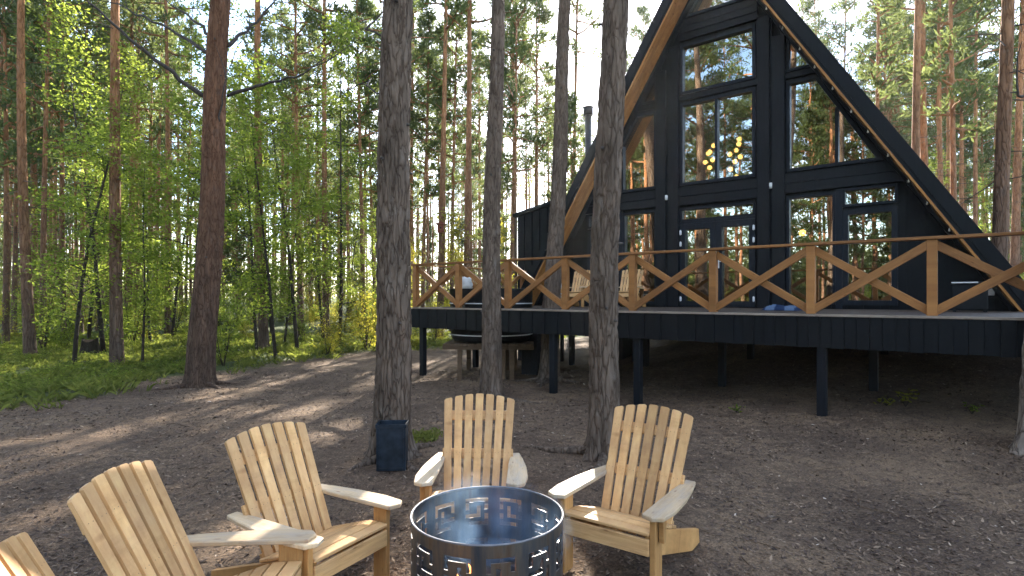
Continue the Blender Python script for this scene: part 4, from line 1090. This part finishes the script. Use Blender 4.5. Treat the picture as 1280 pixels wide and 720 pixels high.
# ------------------------------------------------------------------ armchairs
def make_chair(label, group):
    """slatted garden armchair; front is -y, origin on the ground under the seat"""
    root = empty('garden_armchair', (0, 0, 0), label, 'chair', group)
    for sg in (-1, 1):
        x = sg*.265
        mb = MB()                                        # side rail running back to the ground as hind leg
        mb.prism([(x-.016, -.30, .25), (x-.016, -.315, .375), (x-.016, -.20, .378), (x-.016, .62, .108), (x-.016, .64, .0), (x-.016, .47, .0)], (.032, 0, 0), (0, 1, -.4))
        mb.build('hind_leg', M['leg'], root, bevel=.004)
        mb = MB(); xl = sg*.302; mb.box((xl-.018, -.325, 0), (xl+.018, -.215, .497), (0, 0, 1)); mb.build('front_leg', M['leg'], root, bevel=.004)
        mb = MB(); xb = sg*.342; mb.prism([(xb-.016, -.30, .497), (xb-.016, -.235, .497), (xb-.016, -.255, .34), (xb-.016, -.285, .34)], (.032, 0, 0), (0, 0, 1)); mb.build('arm_bracket', M['leg'], root, bevel=.003)
        mb = MB()
        o_ = lambda a: sg*a
        pl = [(o_(.255), -.375), (o_(.325), -.405), (o_(.385), -.37), (o_(.405), -.22), (o_(.395), .0), (o_(.365), .22), (o_(.335), .375), (o_(.265), .375), (o_(.255), .1)]
        mb.prism([(a, b, .499) for a, b in pl], (0, 0, .026), (0, 1, 0)); mb.build('armrest', M['arm'], root, bevel=.005)
    # seat slats follow the side rails; the first hangs down as an apron
    top = [(-.315, .375), (-.20, .378), (.30, .19)]
    mb = MB(); mb.box((-.283, -.337, .262), (.283, -.317, .362)); mb.build('front_apron', M['slat'], root, bevel=.004)
    sl = MB()
    y = -.338
    prof = lambda y: .379 if y < -.2 else .379-(y+.2)*.328
    for i in range(6):
        w = .072; y0, y1 = y, y+w
        a, b = Vector((0, y0, prof(y0)+.002)), Vector((0, y1, prof(y1)+.002)); d = (b-a).normalized(); nrm = Vector((0, -d.z, d.y))
        mb = MB(); ex = .283
        mb.prism([(-ex, a.y, a.z), (-ex, b.y, b.z), (-ex, b.y+nrm.y*.021, b.z+nrm.z*.021), (-ex, a.y+nrm.y*.021, a.z+nrm.z*.021)], (2*ex, 0, 0)); mb.build('seat_slat', M['slat'], root, bevel=.004)
        y = y1+.009
    # back: seven slats fanned out, rounded top line
    b0_, rec = Vector((0, .115, .225)), R(26); up = Vector((0, math.sin(rec), math.cos(rec))); nr = Vector((0, -math.cos(rec), math.sin(rec)))
    for i in range(7):
        k = i-3; xb_, xt = k*.0725, k*.0875; Lm = .845-.0040*k*k; wb, wt = .054, .063
        tl_, tr_ = -.010-.0035*(k if k > 0 else 0)*1.6, -.010+.0035*(k if k < 0 else 0)*1.6
        side = lambda xx, l: b0_+up*l+Vector((xx, 0, 0))
        lL = Lm-.003-(.012 if k < 0 else 0)*abs(k)/2; lR = Lm-.003-(.012 if k > 0 else 0)*abs(k)/2
        pl = [side(xb_-wb/2, -.05), side(xb_+wb/2, -.05), side(xt+wt/2, lR), side(xt+wt*.34, Lm+.002-.004*(k > 0)*k), side(xt-wt*.34, Lm+.002+.004*(k < 0)*k), side(xt-wt/2, lL)]
        mb = MB(); mb.prism([p-nr*.0 for p in pl], nr*.021, up+Vector((.015*k, 0, 0))*.5)
        for l in (.06, .36, .67):
            q = side(xb_+(xt-xb_)*l/.87, l)
            for dx in (-.014, .014): mb.tube([q+nr*.0205+Vector((dx, 0, 0)), q+nr*.0222+Vector((dx, 0, 0))], .0032, 8, 1)
        mb.build('back_slat', [M['slat'], M['screw']], root, bevel=.003)
    for l, hw in ((.06, .255), (.36, .285), (.67, .262)):
        mb = MB(); c_ = b0_+up*l-nr*.014; mb.bar(c_-Vector((hw, 0, 0)), c_+Vector((hw, 0, 0)), .026, .075, up); mb.build('back_rail', M['slat'], root, bevel=.003)
    return root
chair0 = make_chair('pale wooden armchair directly behind the fire pit, facing the camera', 'wooden armchairs round the fire pit')
def put_chair(x, y, face, label=None, sc=1, z=None, group=None):
    """face: direction the sitter looks"""
    rz = math.atan2(face[1], face[0])+math.pi/2
    zz = ground_z(x, y)+.005 if z is None else z
    if label is None: chair0.location = (x, y, zz); chair0.rotation_euler = (0, 0, rz); return chair0
    return dup(chair0, (x, y, zz), rz, (sc, sc, sc), label, group)
CH = [(-.285, 4.24, (-.03, -1)), (.76, 3.70, (-.57, -.80)), (-1.22, 3.46, (.86, -.50)), (-1.45, 2.70, (1.0, .05)), (-1.225, 1.97, (.86, .45))]
put_chair(*CH[0])
put_chair(*CH[1], 'pale wooden armchair at the right of the fire pit, its whole seat in view')
put_chair(*CH[2], 'pale wooden armchair left of the fire pit, angled toward it beside the bin')
put_chair(*CH[3], 'wooden armchair seen from the side at the lower left, its seat cut off')
put_chair(*CH[4], 'wooden armchair in the bottom left corner with only its slat tops showing')
d1, d2 = P(721, 371, 13.6), P(783, 371, 13.1)
put_chair(d1.x, d1.y, (-.55, -.83), 'small slatted armchair on the deck left of the front pine trunk', .92, DZ+.003, 'slatted armchairs on the deck')
put_chair(d2.x, d2.y, (-.55, -.83), 'small slatted armchair on the deck right of the front pine trunk', .92, DZ+.003, 'slatted armchairs on the deck')
# white folding table on the deck
w = P(700, 371, 12.9); root = empty('folding_table', (w.x, w.y, DZ), 'low white folding table on the deck beside the leaning pine', 'table', rz=-TH)
mb = MB(); mb.box((-.14, -.14, .30), (.14, .14, .325)); mb.build('table_top', M['white'], root, bevel=.004)
for y in (-.12, .12):
    for a in (-1, 1):
        mb = MB(); mb.tube([(a*.11, y, .0), (-a*.08, y, .30)], .009, 8); mb.build('leg', M['white'], root)
mb = MB(); mb.tube([(-.12, .13, .3), (-.05, .13, .75), (.02, .13, .78)], .008, 8); mb.tube([(-.02, .13, .3), (-.08, .13, .75)], .008, 8); mb.build('fold_bar', M['white'], root)

# blanket bundle on the deck
w = P(977, 371, 9.9); V = []; nn = 26
for j in range(nn):
    for i in range(nn):
        u, v_ = i/(nn-1)*2-1, j/(nn-1)*2-1; e = max(0, 1-(u*u)**1.5)*max(0, 1-(v_*v_)**1.5)
        V.append((u*.30, v_*.2, .11*e**.6*(.75+.5*noise.noise(Vector((u*2.3, v_*2.3, 1))))+.03*e*noise.noise(Vector((u*8, v_*8, 4)))+.004))
f = np.array([[j*nn+i, j*nn+i+1, (j+1)*nn+i+1, (j+1)*nn+i] for j in range(nn-1) for i in range(nn-1)])
bl = mesh_np('blanket', np.array(V), f, M['blanket']); uv = bl.data.uv_layers.new(name='UVMap')
uv.data.foreach_set('uv', np.array([(V[k][0], V[k][1]) for q in f for k in q], np.float32).ravel())
bl.location = (w.x, w.y, DZ+.003); bl.rotation_euler = (0, 0, -TH); bl.data.polygons.foreach_set('use_smooth', [True]*len(f))
tag(bl, 'crumpled blue and white blanket lying on the deck', 'blanket')
# dark box with a pale lid edge, and a white socket, by the right end of the wall
s0, z0 = fac(1204, 352, 11.6); root = empty('storage_chest', FS(s0, 11.6, DZ), 'dark storage chest with a pale lid edge at the right of the deck', 'chest', rz=-TH)
hh = z0-DZ
mb = MB(); mb.box((-.14, -.2, .05), (.30, .2, hh-.04)); mb.build('body', M['tub'], root, bevel=.006)
mb = MB(); mb.box((-.17, -.23, hh-.037), (.33, .23, hh-.003)); mb.build('lid', M['fascia'], root, bevel=.004)
mb = MB(); mb.box((-.15, -.24, hh-.028), (.18, -.231, hh-.010)); mb.build('lid_edge', M['white'], root)
for x in (-.11, .27):
    for y in (-.17, .17):
        mb = MB(); mb.box((x-.02, y-.02, .004), (x+.02, y+.02, .048)); mb.build('foot', M['tub'], root)
s0, z0 = fac(1238, 363, NF); root = empty('outdoor_socket', FS(s0, NF-.047, z0), 'small white outdoor socket box low on the black wall at right', 'socket', rz=-TH)
mb = MB(); mb.box((-.055, -.05, -.09), (.055, -.001, .09)); mb.build('housing', M['white'], root, bevel=.006)
mb = MB(); mb.box((-.04, -.062, .005), (.04, -.051, .075)); mb.build('flap', M['hinge'], root, bevel=.003)

# ------------------------------------------------------------------ bin at the tree
bx = P(490.5, 551, 5.88); root = empty('metal_bin', (bx.x, 5.88, ground_z(bx.x, 5.88)+.003), 'dark blue sheet metal bin leaning at the foot of the grey trunk', 'bin', rz=.06)
w, d, h, t = .150, .10, .475, .006; mb = MB()
mb.box((-w, -d, 0), (w, -d+t, h)); mb.box((-w, d-t, 0), (w, d, h)); mb.box((-w, -d+t, 0), (-w+t, d-t, h)); mb.box((w-t, -d+t, 0), (w, d-t, h)); mb.box((-w+t, -d+t, 0), (w-t, d-t, t)); mb.build('bin_body', M['bin'], root)
mb = MB(); mb.box((-w-.008, -d-.008, h-.03), (w+.008, -d-.001, h+.006)); mb.box((-w-.008, d+.001, h-.03), (w+.008, d+.008, h+.006)); mb.box((-w-.008, -d-.001, h-.03), (-w-.001, d+.001, h+.006)); mb.box((w+.001, -d-.001, h-.03), (w+.008, d+.001, h+.006)); mb.build('rim', M['bin'], root, bevel=.002)
mb = MB(); mb.box((-w+.018, -d-.006, .02), (-w+.030, -d-.001, h-.035)); mb.box((w-.030, -d-.006, .02), (w-.018, -d-.001, h-.035)); mb.box((-w+.031, -d-.006, .02), (w-.031, -d-.001, .032)); mb.build('front_rib', M['bin'], root)

# ------------------------------------------------------------------ fire pit
PX, PY, PR = -.143, 3.24, .435; pz = ground_z(PX, PY)
root = empty('fire_pit', (PX, PY, pz), 'round blue-tinted steel fire pit with cut-out square meander pattern', 'fire pit')
KEY = ["111111", "100001", "100101", "000100", "111101", "000001", "011111"]
nm, per = 12, 9; nc = nm*per; cw = 2*math.pi*PR/nc
rows = [0, .05]+[.05+cw*(i+1) for i in range(7)]; g2 = .55-.062-7*cw; rows += [g2]+[g2+cw*(i+1) for i in range(7)]+[.55]
V = [(PR*math.cos(2*math.pi*(k+.5)/nc), PR*math.sin(2*math.pi*(k+.5)/nc), z) for z in rows for k in range(nc)]
fcs = []
for r_ in range(len(rows)-1):
    for k in range(nc):
        c_ = k % per; cut = False
        for base_ in (1, 9):
            if base_ <= r_ < base_+7 and c_ < 6:
                q = KEY[6-(r_-base_)]; q = q if (k//per) % 2 == 0 else q[::-1]; cut = q[c_] == '1'
        if not cut: fcs.append([r_*nc+k, r_*nc+(k+1) % nc, (r_+1)*nc+(k+1) % nc, (r_+1)*nc+k])
o = mesh_np('steel_wall', np.array(V), np.array(fcs), M['steel'], None, root); o.data.polygons.foreach_set('use_smooth', [False]*len(o.data.polygons)); sm = o.modifiers.new('plate', 'SOLIDIFY'); sm.thickness = .006; sm.offset = -1
mb = MB(); mb.lathe([(PR-.004, .552), (PR-.007, .558), (PR, .563), (PR+.007, .558), (PR+.004, .552)], 96); mb.build('rim', M['rimsteel'], root)
mb = MB(); mb.lathe([(.001, .03), (PR*.6, .05), (PR-.012, .02)], 40); mb.build('ash_bed', M['char'], root)
for i, (a_, l, z) in enumerate(((.3, .3, .08), (1.5, .28, .13), (2.5, .31, .18))):
    mb = MB(); pts = [(-l, 0, 0), (-l*.3, .01, .01), (l*.4, -.01, 0), (l, 0, .01)]; mb.tube(pts, [.045, .05, .048, .04], 10)
    lg = mb.build('charred_log', M['char']); lg.location = (PX-.05, PY, pz+z+.02); lg.rotation_euler = (.0, .05, a_)
    tag(lg, ('charred log lowest in the fire, lying left to right', 'charred log in the middle of the pile, pointing at the camera', 'charred log on top of the pile inside the fire pit')[i], 'log', 'logs in the fire')
mb = MB(); rr = random.Random(4)
for i in range(6):
    x, y = rr.uniform(-.12, .02), rr.uniform(-.12, .05); h = rr.uniform(.07, .15)
    mb.tube([(x, y, .12), (x+rr.uniform(-.02, .02), y, .12+h*.3), (x+rr.uniform(-.03, .03), y, .12+h*.7), (x+rr.uniform(-.04, .04), y, .12+h)], [.010, .020, .012, .002], 8, 0)
fm = mb.build('fire', M['flame']); fm.location = (PX-.09, PY-.13, pz+.06); tag(fm, 'small orange flames burning low inside the fire pit', 'fire')
bm = bmesh.new(); bmesh.ops.create_icosphere(bm, subdivisions=3, radius=1); me = bpy.data.meshes.new('smoke'); bm.to_mesh(me); bm.free(); me.materials.append(M['smoke'])
sk = bpy.data.objects.new('smoke', me); C.objects.link(sk); sk.location = (PX+.03, PY+.05, pz+.40); sk.scale = (.52, .46, .40); tag(sk, 'thin blue smoke drifting over the fire pit', 'smoke', kind='stuff')

CLOUD = 6.0
# ------------------------------------------------------------------ light, sky, camera
SAZ, SEL = math.atan2(85, 700), R(26)
dirv = Vector((math.sin(SAZ)*math.cos(SEL), math.cos(SAZ)*math.cos(SEL), math.sin(SEL)))
ld = bpy.data.lights.new('sun', 'SUN'); ld.energy = 5; ld.angle = R(.53); ld.color = (1, .92, .80)
lo = bpy.data.objects.new('sun', ld); C.objects.link(lo); lo.rotation_euler = (-dirv).to_track_quat('-Z', 'Y').to_euler(); lo.location = (0, 0, 40)
W = bpy.data.worlds.new('World'); SC.world = W; W.use_nodes = True; nt = W.node_tree; nt.nodes.clear()
sky = nt.nodes.new('ShaderNodeTexSky'); sky.sky_type = 'NISHITA'; sky.sun_disc = False; sky.sun_elevation = SEL; sky.sun_rotation = SAZ; sky.air_density = 1.0; sky.dust_density = .4; sky.ozone_density = 2.0
bg = nt.nodes.new('ShaderNodeBackground'); bg.inputs[1].default_value = .115; wo = nt.nodes.new('ShaderNodeOutputWorld')
tc = nt.nodes.new('ShaderNodeTexCoord'); mp = nt.nodes.new('ShaderNodeMapping'); mp.inputs['Scale'].default_value = (1, 1, 2.2); nt.links.new(tc.outputs['Generated'], mp.inputs[0])
cn = N(nt, 'ShaderNodeTexNoise', Scale=3.4, Detail=7, Roughness=.6); nt.links.new(mp.outputs[0], cn.inputs['Vector'])
cr = ramp(nt, [(.47, (0, 0, 0)), (.66, (.85, .85, .85))]); nt.links.new(cn.outputs['Fac'], cr.inputs[0])
nt.links.new(mixc(nt, cr.outputs[0], sky.outputs[0], (CLOUD, CLOUD, CLOUD*1.02)), bg.inputs[0]); nt.links.new(bg.outputs[0], wo.inputs[0])
cd = bpy.data.cameras.new('camera'); cd.sensor_width = 36; cd.lens = 36*F/1280; cd.shift_y = 11/1280; cd.clip_end = 2500; cd.clip_start = .05
cam = bpy.data.objects.new('camera', cd); C.objects.link(cam); cam.location = (0, 0, EYE); cam.rotation_euler = (R(90), 0, 0); SC.camera = cam
vs = SC.view_settings; vs.view_transform = 'Standard'; vs.look = 'None'; vs.gamma = 1; vs.exposure = 2.68; vs.use_curve_mapping = False
cy = SC.cycles; cy.use_denoising = True; cy.max_bounces = 8; cy.transparent_max_bounces = 12; cy.diffuse_bounces = 3; cy.glossy_bounces = 4; cy.transmission_bounces = 4; cy.volume_bounces = 1
cy.use_adaptive_sampling = True; cy.adaptive_threshold = .02; cy.sample_clamp_indirect = 8; cy.caustics_reflective = False; cy.caustics_refractive = False

# thin forest haze, lit by the low sun
m, nt, out = new_mat('forest_haze')
pv = N(nt, 'ShaderNodeVolumePrincipled'); pv.inputs['Color'].default_value = (.92, .96, 1, 1); pv.inputs['Density'].default_value = .0003; pv.inputs['Anisotropy'].default_value = .55
nt.links.new(pv.outputs[0], out.inputs['Volume'])
mb = MB(); mb.box((-650, -350, -3), (650, 950, 34)); hz = mb.build('haze', m); tag(hz, 'thin pale haze in the forest air', 'haze', kind='stuff')
